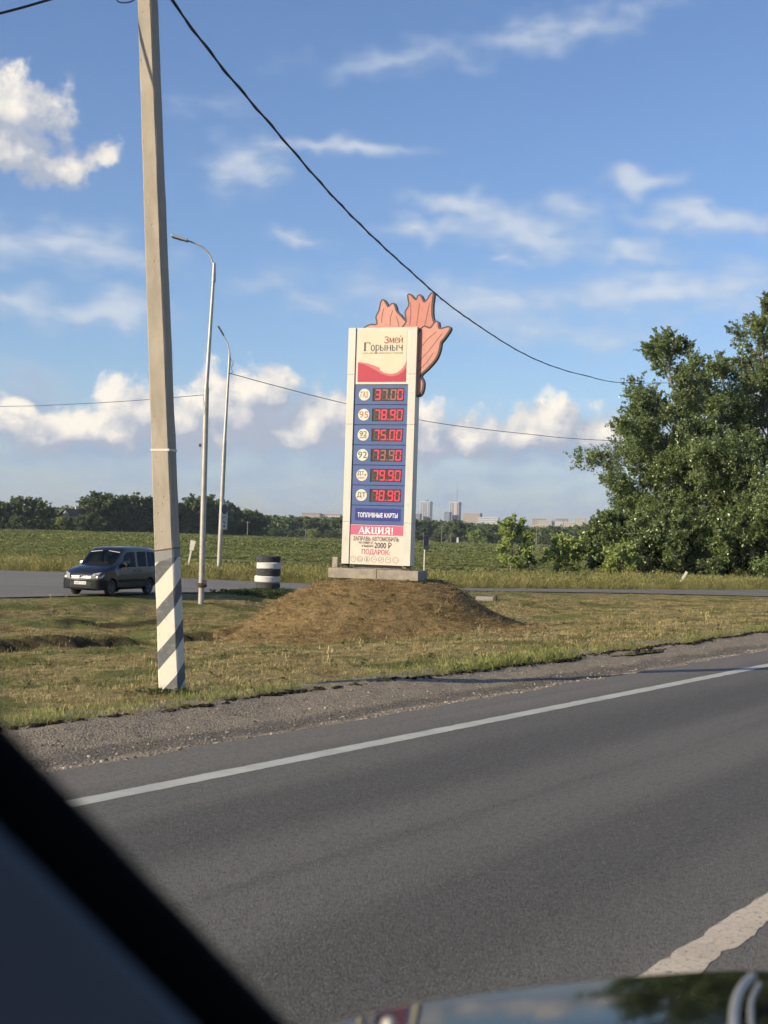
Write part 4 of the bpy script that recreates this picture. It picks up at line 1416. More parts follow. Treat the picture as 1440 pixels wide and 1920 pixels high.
# band clamp and cable box low on the nearer lamp
P = lambda x, y: at(x, y, 47.6) - LA
MB().tube([P(377.5, 1101), P(378, 1093)], .15, 12).tube([P(377.5, 1099), P(378, 1095)], .19, 12).box(*sum([[P(379, 1097).x, P(386, 1097).x], [-.12, .12], [P(379, 1101).z, P(379, 1088).z]], [])).build('band_clamp', rust_m, lamp_a)
MB().box(P(381, 1075).x, P(384.5, 1075).x, -.08, .05, P(380, 1076).z, P(380, 1060).z).build('cable_box', lamp_dark, lamp_a)
MB().box(P(373.5, 835).x, P(377.5, 835).x, -.06, .06, P(375, 838).z, P(375, 832).z).build('camera_bracket', lamp_dark, lamp_a)
# thin wires
w1 = [at(431, 700, 72.1)] + [at(x, y, Yy) for x, y, Yy in ((530, 727, 76), (645, 756, 80), (790, 788, 85), (900, 804, 89), (1000, 815, 93), (1070, 822, 96), (1200, 829, 101))]
tag(MB().tube(smooth_path(w1), .020, 5).build('thin_wire', thin_wire, None, True), 'thin dark wire running from the farther lamp behind the sign to the right', 'wire')
w2 = [at(386, 740, 47.6)] + [at(x, y, Yy) for x, y, Yy in ((280, 749, 47), (150, 757, 50), (0, 762, 54), (-250, 760, 60))]
tag(MB().tube(smooth_path(w2), .010, 5).build('thin_wire', thin_wire, None, True), 'thin faint wire from the nearer lamp to the left edge', 'wire')
w3 = [at(432, 672, 72.2), at(437, 682, 72.1), at(433, 690, 72.1), at(436, 697, 72.1), at(431, 702, 72.1)]
tag(MB().tube(smooth_path(w3), .014, 5).build('wire_loop', thin_wire, None, True), 'small loop of wire at the top of the farther lamp', 'wire')

# plate on the farther lamp: grey-black disc and small pictograms, seen at a slant
sgn_white = material('plate_white', (.62, .60, .55), .5)
pl = empty('sign_plate', at(419, 993, 72.0), math.radians(58), 'narrow white plate with a dark disc fixed to the farther street lamp', 'sign')
MB().bevbox(-.24, .30, -.01, .012, 0, 1.40, .01).build('plate', sgn_white, pl)
MB().disc(.03, 1.06, .25, -.016, -.008, 24, rz=.27).build('disc', lamp_dark, pl)
MB().ring(.03, 1.06, .235, .262, -.02, -.008, 24).build('disc_rim', grey_steel, pl)
MB().box(-.12, -.07, -.014, -.008, .62, .70).box(-.02, .03, -.014, -.008, .62, .70).box(.08, .13, -.014, -.008, .62, .70).box(-.2, .26, -.014, -.008, .545, .56).build('marks', dk_txt, pl)
MB().prism([(-.08, .46), (.04, .42), (.16, .34), (.14, .31), (0, .36), (-.1, .42)], -.014, -.008).prism([(-.05, .18), (.03, .26), (.11, .18), (.03, .10)], -.014, -.008).build('pictogram', dk_txt, pl)

# ------------------------------------------------------------------ tyre stack
rub_m = material('tyre_rubber', (.035, .036, .038), .8, col2=(.060, .058, .055), scale=9, bump=.3, bscale=30, dirt=((.12, .11, .09), 4, .62, .85))
wtyre_m = material('white_painted_tyre', (.66, .645, .60), .75, col2=(.55, .53, .48), scale=7, bump=.3, bscale=30, dirt=((.16, .14, .12), 6, .62, .80))
TY = gnd(502, 1104, -.9)
names = ['bottom black tyre, lying on the ground under the stack', 'lower white-painted tyre, second from the bottom of the stack', 'middle black tyre between the two white-painted tyres of the stack',
         'upper white-painted tyre, second from the top of the stack', 'top black tyre of the black and white tyre stack']
for i in range(5):
    hgt = .272; R_ = .50 + (.02 if i in (1, 3) else 0) * (1 if i == 1 else .6)
    prof = [(R_ * .52, .05), (R_ * .60, .0), (R_ * .90, .0), (R_ * .975, .025), (R_ * .99, .05)]
    for g in range(4):
        z = .055 + g * .044
        prof += [(R_, z), (R_, z + .034), (R_ - .014, z + .037), (R_ - .014, z + .042)]
    prof += [(R_, .232), (R_ * .975, .25), (R_ * .90, .272), (R_ * .60, .272), (R_ * .52, .225), (R_ * .52, .05)]
    o = MB().lathe(prof, 40).build('tyre', wtyre_m if i % 2 else rub_m, None, True)
    o.location = (TY.x + [0, -.035, .012, .03, -.02][i], TY.y + [0, .02, 0, -.02, .02][i], -.905 + i * .2705)
    o.rotation_euler = (math.radians([0, .6, -.5, .8, -1][i]), math.radians([0, -.8, .5, 1.0, 1.6][i]), i)
    tag(o, names[i], 'tyre', 'stacked tyres by the side road')

# ------------------------------------------------------------------ small roadside things
post_w = material('white_post', (.66, .63, .53), .6, col2=(.58, .55, .44), scale=8)


def leaning_post(label, foot, tip, Y, wd, head=False):
    a = at(*foot, Y); a.z = float(zt(a.x, a.y)) - .05
    b = at(*tip, Y)
    ax = (b - a).normalized(); side = Vector((0, 1, 0)); u = side.cross(ax).normalized()
    M = Matrix((u, side, ax)).transposed().to_4x4()
    t = empty('marker_post', a, 0, label, 'marker post')
    t.rotation_euler = M.to_euler()
    L = (b - a).length
    MB().bevbox(-wd / 2, wd / 2, -wd * .4, wd * .4, 0, L, .008).build('post', post_w, t)
    if head: MB().box(-wd / 2 - .004, wd / 2 + .004, -wd * .4 - .004, wd * .4 + .004, L * .72, L * .84).build('band', sgn_white, t)
    if head:
        MB().prism([(-.09, L * .70), (.12, L * .70), (.17, L * 1.0), (-.14, L * 1.02)], -.07, -.045).build('paddle', post_w, t)
    return t


leaning_post('leaning white marker post with a flared head in the left field edge', (351, 1056), (362, 1014), 78.0, .10, True)
leaning_post('slanting white marker post in the tall grass before the right trees', (1271, 1100), (1288, 1072), 78.5, .13)

bs = empty('bus_stop_sign', (0, 0, 0), 0, 'small dark sign on a thin post just right of the price sign', 'sign')
b0 = at(795, 1083, 74.0); b0.z = -.95; bs.location = b0
tpz = at(797, 998, 74.0) - b0
MB().tube([(0, 0, 0), tpz], .035, 8).build('post', post_w, bs, True)
M = Matrix.Rotation(math.radians(48), 4, 'Z'); M.translation = tpz + Vector((.06, 0, 0))
MB().bevbox(-.19, .22, -.015, .015, -.92, 0, .01, M).build('plate', lamp_dark, bs)
MB().box(-.15, .18, -.02, -.014, -.20, -.16, M).box(-.15, .18, -.02, -.014, -.90, -.72, M).build('marks', grey_steel, bs)
wp = MB().bevbox(-.09, .09, -.06, .06, 0, .45, .01).build('white_stub_post', post_w)
wp.location = at(799, 1083, 60.5); wp.location.z = -.93
tag(wp, 'short white stub post at the foot of the dark sign', 'post')
wp.location = at(798.5, 1088, 38.6); wp.location.z = float(mound_z(np.array([wp.location.x]), np.array([wp.location.y]))[0]) - .03

cs = gnd(1160, 1141, -1.22)
for (nm, dx, dy, w_, d_, rz, lab) in (('concrete_slab', 0, 0, .72, .30, .05, 'flat broken concrete slab lying in the right-hand grass hollow'), ('concrete_slab', -.10, .42, .42, .26, -.2, 'smaller concrete fragment just behind the flat slab')):
    o = MB().bevbox(-w_ / 2, w_ / 2, -d_ / 2, d_ / 2, 0, .11, .02).build(nm, conc_m)
    o.location = (cs.x + dx, cs.y + dy, float(zt(cs.x + dx, cs.y + dy)) + .0); o.rotation_euler = (.03, -.05, rz)
    tag(o, lab, 'slab')
cq = gnd(916, 1131, -1.2)
cv = empty('culvert_head', (cq.x, cq.y, float(zt(cq.x, cq.y)) - .05), math.radians(-12), 'pale concrete culvert end half hidden behind the mound', 'culvert')
MB().bevbox(-.50, .22, -.15, .4, 0, .22, .03).build('headwall', conc_m, cv)
MB().bevbox(.24, .34, -.2, .1, .05, .28, .03).build('broken_edge', rust_m, cv)
tw_ = gnd(980, 1172, -1.1)
tg = MB().tube([(0, 0, -.05), (.06, 0, .18), (.14, .02, .34)], [.008, .006, .003], 5).tube([(.06, 0, .18), (.0, 0, .28)], [.005, .002], 5).build('twig', material('twig_bark', (.05, .04, .028), .9))
tg.location = (tw_.x, tw_.y, float(zt(tw_.x, tw_.y)))
tag(tg, 'thin dry twig sticking up at the tip of the mound shadow', 'twig')

# ------------------------------------------------------------------ dark blue van on the side road
def bool_cut(me, cutters):
    o = bpy.data.objects.new('tmp', me); COL.objects.link(o)
    tmp = [o]
    for c in cutters:
        co = bpy.data.objects.new('cut', c); COL.objects.link(co); tmp.append(co)
        md = o.modifiers.new('b', 'BOOLEAN'); md.operation = 'DIFFERENCE'; md.object = co; md.solver = 'EXACT'
    bpy.context.view_layer.update()
    out = bpy.data.meshes.new_from_object(o.evaluated_get(bpy.context.evaluated_depsgraph_get()))
    for x in tmp: bpy.data.objects.remove(x, do_unlink=True)
    return out


def car_paint(name, col):
    m = material(name, col, .35, .0, col2=tuple(x * .8 for x in col), scale=2, coat=.5, spec=.4, dirt=((.045, .044, .042), 3, .60, .95))
    return m


def glass_mat(name, tint, refl, gcol=(.9, .93, .95)):
    m = bpy.data.materials.new(name); m.use_nodes = True
    k = NT(m.node_tree); k.n.clear()
    tr = k.node('ShaderNodeBsdfTransparent', i_Color=(*tint, 1)); gl = k.node('ShaderNodeBsdfGlossy', i_Roughness=.03, i_Color=(*gcol, 1))
    lw = k.node('ShaderNodeLayerWeight', i_Blend=.35)
    fr = k.math('MULTIPLY', k.math('POWER', lw.outputs['Facing'], 3.0), .55)
    mx = k.node('ShaderNodeMixShader', i_0=k.math('ADD', fr, refl, clamp=True), i_1=tr.outputs[0], i_2=gl.outputs[0])
    k.node('ShaderNodeOutputMaterial', i_0=mx.outputs[0])
    return m


van_paint = car_paint('van_navy_paint', (.009, .0115, .020))
plastic = material('dark_plastic', (.011, .012, .013), .65, spec=.2, col2=(.017, .017, .018), scale=5)
chrome = material('chrome', (.42, .42, .41), .22, 1.0)
glass_f = glass_mat('windscreen_glass', (.74, .80, .76), .03)
glass_s = glass_mat('side_glass', (.10, .115, .13), .07, (.20, .22, .26))
rim_m = material('wheel_rim', (.10, .10, .105), .4, .6)
lens_m = material('headlight_glass', (.46, .46, .43), .12, .2, col2=(.30, .30, .28), scale=14, coat=.8)
cabin_m = material('cabin_trim', (.030, .030, .032), .8)
seat_m = material('seat_fabric', (.05, .05, .055), .95)

ST = [  # x, half width, bottom, mid z, belt(y,z), shoulder(y,z), rail(y,z), top z
    (.80, .60, .30, .48, (.59, .64), (.50, .68), (.28, .69), .695),
    (.74, .76, .24, .50, (.75, .75), (.66, .80), (.34, .83), .84),
    (.60, .835, .21, .55, (.825, .84), (.72, .91), (.38, .945), .955),
    (.28, .855, .21, .58, (.85, .93), (.74, 1.02), (.40, 1.055), 1.065),
    (-.08, .86, .21, .60, (.855, .99), (.76, 1.09), (.40, 1.125), 1.135),
    (-.30, .86, .21, .60, (.855, 1.02), (.775, 1.13), (.42, 1.165), 1.175),
    (-.84, .86, .21, .60, (.855, 1.04), (.735, 1.64), (.55, 1.715), 1.735),
    (-1.02, .86, .21, .60, (.855, 1.04), (.735, 1.70), (.57, 1.785), 1.80),
    (-1.9, .86, .21, .60, (.855, 1.04), (.745, 1.73), (.58, 1.82), 1.835),
    (-2.7, .86, .22, .60, (.855, 1.04), (.745, 1.73), (.58, 1.82), 1.835),
    (-3.12, .855, .25, .60, (.85, 1.04), (.74, 1.70), (.57, 1.79), 1.805),
    (-3.26, .83, .30, .60, (.83, 1.04), (.71, 1.62), (.52, 1.72), 1.735),
    (-3.31, .80, .34, .60, (.80, 1.02), (.68, 1.50), (.48, 1.58), 1.60),
]


def van_ring(s):
    x, wd, zb, zm, be, sh, ra, zt_ = s
    half = [(0, zb), (wd * .8, zb), (wd - .015, zb + .10), (wd, zm), be, sh, ra, (0, zt_)]
    pts = [(x, y, z) for y, z in half]
    pts += [(x, -y, z) for y, z in half[1:-1]][::-1]
    return pts


def lerp_st(x):
    for a, b in zip(ST, ST[1:]):
        if b[0] <= x <= a[0]:
            t = (a[0] - x) / (a[0] - b[0])
            L = lambda p, q: p + (q - p) * t
            return tuple([x] + [L(a[i], b[i]) for i in (1, 2, 3)] + [tuple(L(a[i][j], b[i][j]) for j in (0, 1)) for i in (4, 5, 6)] + [L(a[7], b[7])])
    return ST[-1]


def build_van(t):
    V = []; F = []; n = 14
    dense = []
    for a, b in zip(ST, ST[1:]):
        dense.append(a)
        if a[0] - b[0] > .5:
            m = (a[0] + b[0]) / 2
            dense.append(lerp_st(m))
    dense.append(ST[-1])
    for s in dense: V += van_ring(s)
    for i in range(len(dense) - 1):
        for j in range(n):
            F.append((i * n + j, i * n + (j + 1) % n, (i + 1) * n + (j + 1) % n, (i + 1) * n + j))
    F.append(tuple(range(n))[::-1]); F.append(tuple(range((len(dense) - 1) * n, len(dense) * n)))
    mb = MB().add(V, F)
    me = mb.mesh('body')
    bm = bmesh.new(); bm.from_mesh(me); bmesh.ops.recalc_face_normals(bm, faces=bm.faces); bm.to_mesh(me); bm.free()
    cut = []
    for wx in (0, -2.69):
        for sy in (-1, 1):
            c = MB()
            pts = [(wx + .36 * math.cos(a), .30 + .365 * math.sin(a)) for a in [2 * math.pi * k / 28 for k in range(28)]]
            c.prism(pts, sy * .52, sy * 1.0)
            cm = c.mesh('c'); b2 = bmesh.new(); b2.from_mesh(cm); bmesh.ops.recalc_face_normals(b2, faces=b2.faces); b2.to_mesh(cm); b2.free()
            cut.append(cm)
    # open cabin: hollow seen through the glass
    cb = MB()
    cv = []
    for x, zlo, zhi, y1, y2 in ((-.50, 1.0, 1.26, .74, .68), (-.90, .75, 1.62, .78, .64), (-1.2, .75, 1.70, .78, .64), (-3.05, .75, 1.66, .78, .64)):
        cv += [(x, -y1, zlo), (x, y1, zlo), (x, y2, zhi), (x, -y2, zhi)]
    cf = [(0, 1, 2, 3), (12, 15, 14, 13)]
    for i in range(3):
        for j in range(4):
            cf.append((i * 4 + j, (i + 1) * 4 + j, (i + 1) * 4 + (j + 1) % 4, i * 4 + (j + 1) % 4))
    cb.add(cv, cf); cm = cb.mesh('c'); b2 = bmesh.new(); b2.from_mesh(cm); bmesh.ops.recalc_face_normals(b2, faces=b2.faces); b2.to_mesh(cm); b2.free()
    cut.append(cm)

    # window openings (outlines in the side plane), cut through and filled with panes
    def side_pt(x, f, off=0.0):
        s = lerp_st(x); (y0, z0), (y1, z1) = s[4], s[5]
        y = y0 + (y1 - y0) * f; z = z0 + (z1 - z0) * f
        nrm = Vector((0, z1 - z0, -(y1 - y0))).normalized()
        return Vector((x, y, z)) + nrm * off
    wins = [[(-.56, .06), (-.93, .80), (-1.08, .88), (-1.62, .89), (-1.64, .05)], [(-1.76, .05), (-1.76, .89), (-2.42, .89), (-2.42, .05)], [(-2.50, .05), (-2.50, .89), (-3.00, .87), (-3.08, .70), (-3.12, .05)]]

    def ws_pt(u, v, off=0.0):
        a, b = ST[5], ST[6]
        L = lambda p, q: p + (q - p) * v
        ye, ze = L(a[5][0], b[5][0]), L(a[5][1], b[5][1]); ym, zm = L(a[6][0], b[6][0]), L(a[6][1], b[6][1]); z0 = L(a[7], b[7])
        y = u * ye; au = abs(y)
        z = z0 + (zm - z0) * min(au / ym, 1) + ((ze - zm) * (au - ym) / (ye - ym) if au > ym else 0)
        x = L(a[0], b[0])
        return Vector((x, y, z)) + Vector((.72, 0, .69)) * off
    for sy in (1, -1):
        for wn in wins:
            c = MB(); vs = []
            for off in (.06, -.16):
                for x, f in wn:
                    p = side_pt(x, f, off); vs.append((p.x, p.y * sy, p.z))
            k_ = len(wn)
            c.add(vs, [tuple(range(k_)), tuple(range(2 * k_ - 1, k_ - 1, -1))] + [(i, k_ + i, k_ + (i + 1) % k_, (i + 1) % k_) for i in range(k_)])
            cm = c.mesh('c'); b2 = bmesh.new(); b2.from_mesh(cm); bmesh.ops.recalc_face_normals(b2, faces=b2.faces); b2.to_mesh(cm); b2.free()
            cut.append(cm)
    wso = [(-.93, .04), (-.93, .93), (-.5, .95), (.5, .95), (.93, .93), (.93, .04)]
    wso = [(u, v) for u, v in [(-.93, .05), (-.90, .92), (-.45, .94), (0, .94), (.45, .94), (.90, .92), (.93, .05), (.45, .05), (0, .05), (-.45, .05)]]
    c = MB(); vs = [tuple(ws_pt(u, v, off)) for off in (.06, -.2) for u, v in wso]; k_ = len(wso)
    c.add(vs, [tuple(range(k_)), tuple(range(2 * k_ - 1, k_ - 1, -1))] + [(i, k_ + i, k_ + (i + 1) % k_, (i + 1) % k_) for i in range(k_)])
    cm = c.mesh('c'); b2 = bmesh.new(); b2.from_mesh(cm); bmesh.ops.triangulate(b2, faces=b2.faces); bmesh.ops.recalc_face_normals(b2, faces=b2.faces); b2.to_mesh(cm); b2.free()
    cut.append(cm)
    me = bool_cut(me, cut)
    me.name = 'body'; me.materials.clear()
    body = link('body', me, van_paint, t)
    me.shade_smooth(); me.set_sharp_from_angle(angle=math.radians(30))
    # panes
    w_ = MB().add([tuple(ws_pt(u, v, -.006)) for u, v in wso], [(0, 1, 2, 9), (9, 2, 3, 8), (8, 3, 4, 7), (7, 4, 5, 6)]).build('windscreen', glass_f, t, True)
    w_['label'] = 'clear windscreen with a pale strip along the top'
    MB().add([tuple(ws_pt(u, v, .004)) for u, v in ((-.88, .86), (-.86, .91), (-.16, .92), (-.16, .875))], [(0, 1, 2, 3)]).add([tuple(ws_pt(u, v, .004)) for u, v in ((.20, .875), (.20, .92), (.86, .91), (.88, .86))], [(0, 1, 2, 3)]).build('sun_visor', material('visor_grey', (.42, .41, .38), .7), w_)
    MB().tube([ws_pt(-.55, .06, .02), ws_pt(.25, .10, .025)], .012, 5).tube([ws_pt(.1, .06, .02), ws_pt(.85, .12, .025)], .012, 5).build('wiper', plastic, w_)
    for sy in (1, -1):
        for i, wn in enumerate(wins):
            vs = [side_pt(x, f, -.008) for x, f in wn]
            MB().add([(p.x, p.y * sy, p.z) for p in vs], [tuple(range(len(vs)))]).build('side_window', glass_s, t)
        # black pillar trims and seams
        for x in (-.52, -1.73, -2.46):
            a, b = side_pt(x, -.02, .003), side_pt(x, -.02, .003)
            MB().add([(x - .006, .862 * sy, .35), (x + .006, .862 * sy, .35), (x + .006, .859 * sy, 1.02), (x - .006, .859 * sy, 1.02)], [(0, 1, 2, 3)]).build('door_seam', cabin_m, t)
        MB().bevbox(-1.62, -1.44, sy * .862 - .014, sy * .862 + .014, .90, .935, .008).build('door_handle', plastic, t)
        MB().bevbox(-2.02, -1.84, sy * .862 - .014, sy * .862 + .014, .90, .935, .008).build('door_handle', plastic, t)
        MB().bevbox(-2.30, -.42, sy * .864 - .012, sy * .864 + .012, .50, .60, .008).build('rubbing_strip', plastic, t)
        mr = MB().bevbox(-.80, -.66, sy * .97 - .10, sy * .97 + .10, 1.06, 1.24, .035).box(-.78, -.70, min(sy * .84, sy * .90), max(sy * .84, sy * .90), 1.08, 1.14).build('mirror', plastic if sy > 0 else chrome, t, True)
    # front end
    bp = []
    for (x, wd, z0, z1) in ((.835, .60, .27, .585), (.80, .74, .235, .60), (.68, .845, .225, .615), (.46, .872, .23, .60), (.38, .874, .26, .58)):
        bp.append((x, wd, z0, z1))
    vs = []; fs = []
    ring = [(x, -w2) for x, w2, _, _ in bp][::-1] + [(x, w2) for x, w2, _, _ in bp]
    zz = [(a, b) for _, _, a, b in bp][::-1] + [(a, b) for _, _, a, b in bp]
    for (x, y), (a, b) in zip(ring, zz):
        vs += [(x, y, a), (x + .012, y * 1.004, (a + b) / 2), (x, y, b), (x - .12, y * .9, b + .01), (x - .12, y * .9, a)]
    k_ = len(ring)
    for i in range(k_ - 1):
        for j in range(5):
            fs.append((i * 5 + j, i * 5 + (j + 1) % 5, (i + 1) * 5 + (j + 1) % 5, (i + 1) * 5 + j))
    fs += [(0, 1, 2, 3, 4), tuple((k_ - 1) * 5 + j for j in range(5))[::-1]]
    bmp = MB().add(vs, fs).build('front_bumper', plastic, t, True)
    MB().bevbox(.835, .852, -.46, .46, .30, .52, .01).build('lower_intake', cabin_m, bmp)
    for zc in (.335, .365):
        MB().box(.85, .858, -.42, .42, zc, zc + .012).build('intake_slat', plastic, bmp)
    pt = MB().bevbox(.852, .862, -.26, .26, .415, .53, .006).build('number_plate', material('plate_face', (.70, .70, .68), .5), t)
    M = Matrix.Rotation(math.pi / 2, 4, 'Z')
    tx = sans('А642ТО 62', -.235, .235, .435, .512, 0, dk_txt, pt, 'plate_lettering', .01)
    tx.data.transform(Matrix.Translation((.865, 0, 0)) @ M)
    gr = MB().bevbox(.70, .80, -.44, .44, .635, .745, .015).build('grille', cabin_m, t)
    for zc in (.655, .705):
        MB().bevbox(.795, .812, -.42, .42, zc, zc + .015, .005).build('chrome_bar', chrome, gr)
    for dz in (0, .042):
        stv = [(.822, -.085, .652 + dz), (.822, 0, .692 + dz), (.822, .085, .652 + dz)]
        MB().tube(stv, .013, 6).build('chevron_emblem', chrome, gr)
    for sy in (1, -1):
        hv = [(.775, .45, .62), (.80, .46, .72), (.755, .50, .80), (.60, .72, .862), (.50, .80, .845), (.53, .845, .74), (.63, .815, .64), (.72, .70, .615)]
        cen = (.775, .64, .73)
        hv = [(x + .045, y * 1.025, z + .02) for x, y, z in hv]; cen = (.835, .655, .75)
        vs = [(x, y * sy, z) for x, y, z in hv] + [(cen[0], cen[1] * sy, cen[2])] + [(x - .12, y * .93 * sy, z) for x, y, z in hv]
        k_ = len(hv)
        hl = MB().add(vs, [(i, (i + 1) % k_, k_) for i in range(k_)] + [(i, k_ + 1 + i, k_ + 1 + (i + 1) % k_, (i + 1) % k_) for i in range(k_)]).build('headlight', lens_m, t, True)
        MB().lathe([(.0, .0), (.062, .012), (.066, .03)], 14, Matrix.Translation((.80, .675 * sy, .745)) @ Matrix.Rotation(math.pi / 2, 4, 'Y')).build('lamp_bowl', chrome, hl, True)
    # wheels
    for wx in (0, -2.69):
        for sy in (1, -1):
            MM = Matrix.Translation((wx, sy * .735, .295)) @ Matrix.Rotation(-sy * math.pi / 2, 4, 'X')
            wh = empty('wheel', (0, 0, 0)); wh.parent = t
            MB().lathe([(.20, -.085), (.27, -.095), (.295, -.07), (.30, 0), (.295, .07), (.27, .095), (.20, .085)], 28, MM).build('tyre', rub_m, wh, True)
            r_ = MB().lathe([(.20, .085), (.195, .06), (.17, .05), (.06, .045), (.05, .06), (0, .062)], 28, MM)
            for k2 in range(6):
                a = k2 * math.pi / 3
                r_.box(.05, .19, -.018, .018, .045, .072, MM @ Matrix.Rotation(a, 4, 'Z'))
            r_.build('rim', rim_m, wh, True)
            MB().lathe([(.0, -.06), (.20, -.06)], 20, MM).build('brake_disc', cabin_m, wh)
    # underside and wheel wells
    MB().box(-3.1, .6, -.50, .50, .19, .34).build('underbody', cabin_m, t)
    # cabin
    MB().bevbox(-.86, -.52, -.72, .72, .85, 1.10, .05).build('dashboard', cabin_m, t)
    for sy in (1, -1):
        sst = MB().bevbox(-1.95, -1.45, sy * .37 - .25, sy * .37 + .25, .72, .92, .06)
        Mx = Matrix.Translation((-1.92, sy * .37, .85)) @ Matrix.Rotation(math.radians(-12), 4, 'Y')
        sst.bevbox(-.07, .07, -.24, .24, 0, .58, .05, Mx).bevbox(-.05, .05, -.12, .12, .60, .78, .04, Mx)
        sst.build('seat', seat_m, t, True)
    MB().ring(0, 0, .165, .19, -.012, .012, 24, Matrix.Translation((-1.10, .37, 1.08)) @ Matrix.Rotation(math.radians(-25), 4, 'Y') @ Matrix.Rotation(math.pi / 2, 4, 'Z')).build('steering_wheel', cabin_m, t, True)
    MB().tube(smooth_path([(-1.02, 0, 1.80), (-1.06, 0, 1.88), (-1.10, 0, 1.96)], 3), .006, 5).build('aerial', plastic, t)
    MB().bevbox(-3.335, -3.30, -.70, .70, .42, .60, .01).build('rear_bumper', plastic, t)


VAN_W = gnd(208, 1117, -.905)
van_ang = math.radians(-111.5)
hd = Vector((math.cos(van_ang), math.sin(van_ang), 0)); lf = Vector((-hd.y, hd.x, 0))
VAN_O = VAN_W - lf * .73
van = empty('parked_van', VAN_O, van_ang, 'dark blue small van with chrome grille bars on the side road', 'van')
build_van(van)
van.scale = (.905, .905, .905)


# driver: one continuous skinned body, seated, hands on the wheel
def build_person():
    J = [(-1.68, .37, .92, .14), (-1.70, .37, 1.08, .15), (-1.72, .37, 1.25, .16), (-1.70, .37, 1.36, .12), (-1.69, .37, 1.42, .055), (-1.67, .37, 1.50, .075), (-1.66, .37, 1.58, .098), (-1.67, .37, 1.655, .075)]
    E = [(i, i + 1) for i in range(7)]

    def chain(root, pts):
        b = len(J)
        for i, p in enumerate(pts):
            J.append(p); E.append((root if i == 0 else b + i - 1, b + i))
        return b
    for s in (1, -1):
        e = chain(3, [(-1.68, .37 + s * .19, 1.33, .065), (-1.50, .37 + s * .24, 1.12, .048), (-1.28, .37 + s * .20, 1.10, .036), (-1.17, .37 + s * .17, 1.12, .030)])
        hand = e + 3
        for k in range(4):
            dz = -.026 + k * .018
            chain(hand, [(-1.125, .37 + s * .165, 1.125 + dz, .010), (-1.105, .37 + s * .135, 1.125 + dz, .009)])
        chain(hand, [(-1.15, .37 + s * .135, 1.155, .010), (-1.12, .37 + s * .12, 1.16, .009)])
        chain(0, [(-1.52, .37 + s * .12, .92, .09), (-1.22, .37 + s * .14, .93, .065), (-1.0, .37 + s * .14, .62, .05), (-.92, .37 + s * .14, .58, .04)])
    me = bpy.data.meshes.new('person'); me.from_pydata([j[:3] for j in J], E, [])
    o = bpy.data.objects.new('person', me); COL.objects.link(o)
    sk = o.modifiers.new('skin', 'SKIN')
    for i, d in enumerate(me.skin_vertices[0].data):
        d.radius = (J[i][3], J[i][3]); d.use_root = (i == 0)
    sub = o.modifiers.new('sub', 'SUBSURF'); sub.levels = 1; sub.render_levels = 1
    bpy.context.view_layer.update()
    m2 = bpy.data.meshes.new_from_object(o.evaluated_get(bpy.context.evaluated_depsgraph_get()))
    bpy.data.objects.remove(o, do_unlink=True)
    m = bpy.data.materials.new('driver_skin_and_shirt'); m.use_nodes = True
    k = NT(m.node_tree); b = k.n['Principled BSDF']
    sp = k.node('ShaderNodeSeparateXYZ', i_0=k.node('ShaderNodeTexCoord').outputs['Object'])
    shirt = k.mix(k.ramp(k.noise(None, 5, 3), .4, .6), (.50, .47, .43, 1), (.42, .40, .37, 1))
    c = k.mix(k.ramp(sp.outputs[2], 1.40, 1.405), shirt, (.36, .20, .14, 1))
    c = k.mix(k.ramp(sp.outputs[0], -1.36, -1.355), c, (.36, .20, .14, 1))
    k.put(b.inputs['Base Color'], c); b.inputs['Roughness'].default_value = .7
    p = link('person', m2, m); m2.shade_smooth()
    p.location = VAN_O; p.rotation_euler = (0, 0, van_ang); p.scale = (.905, .905, .905)
    tag(p, 'driver in a pale shirt seated behind the van wheel', 'person')
    hair = MB().lathe([(.102, -.01), (.106, .04), (.09, .09), (.05, .115), (0, .12)], 16, Matrix.Translation((-1.685, .37, 1.60))).build('hair', material('hair', (.03, .022, .016), .8), p, True)
    face = MB().bevbox(-1.585, -1.555, .355, .385, 1.555, 1.60, .01).build('nose', m, p, True)
    for s in (1, -1):
        MB().lathe([(0, -.012), (.012, 0), (0, .012)], 8, Matrix.Translation((-1.575, .37 + s * .035, 1.605))).build('eye', dk_txt, p)
        MB().bevbox(-1.68, -1.645, .37 + s * .10 - .01, .37 + s * .10 + .01, 1.555, 1.61, .008).build('ear', m, p)
    MB().box(-1.579, -1.570, .345, .395, 1.528, 1.536).build('mouth', material('lips', (.22, .08, .07), .6), p)


build_person()

# ------------------------------------------------------------------ trees
bark_m = material('bark', (.15, .125, .095), .95, col2=(.25, .225, .185), scale=6, bump=.8, bscale=20, stretch=(3, 3, .7))
leafA = leaf_mat('poplar_leaves', [(0.093, 0.134, 0.041), (0.146, 0.200, 0.062), (0.220, 0.274, 0.097), (0.332, 0.385, 0.172)], .35, .42, .32, .8, .75, 'tint')
leafB = leaf_mat('shrub_leaves', [(0.191, 0.258, 0.070), (0.291, 0.367, 0.103), (0.416, 0.476, 0.154), (0.551, 0.576, 0.225)], .5, .45, .42, .5, .75, 'tint')
leafC = leaf_mat('grove_leaves', [(0.068, 0.099, 0.037), (0.102, 0.143, 0.051), (0.146, 0.187, 0.071), (0.204, 0.238, 0.093)], .06, .25, .55, .3, .6, 'tint')
leafD = leaf_mat('willow_leaves', [(0.084, 0.119, 0.048), (0.119, 0.154, 0.059), (0.161, 0.189, 0.077)], .06, .3, .5, .35, .6, 'tint')


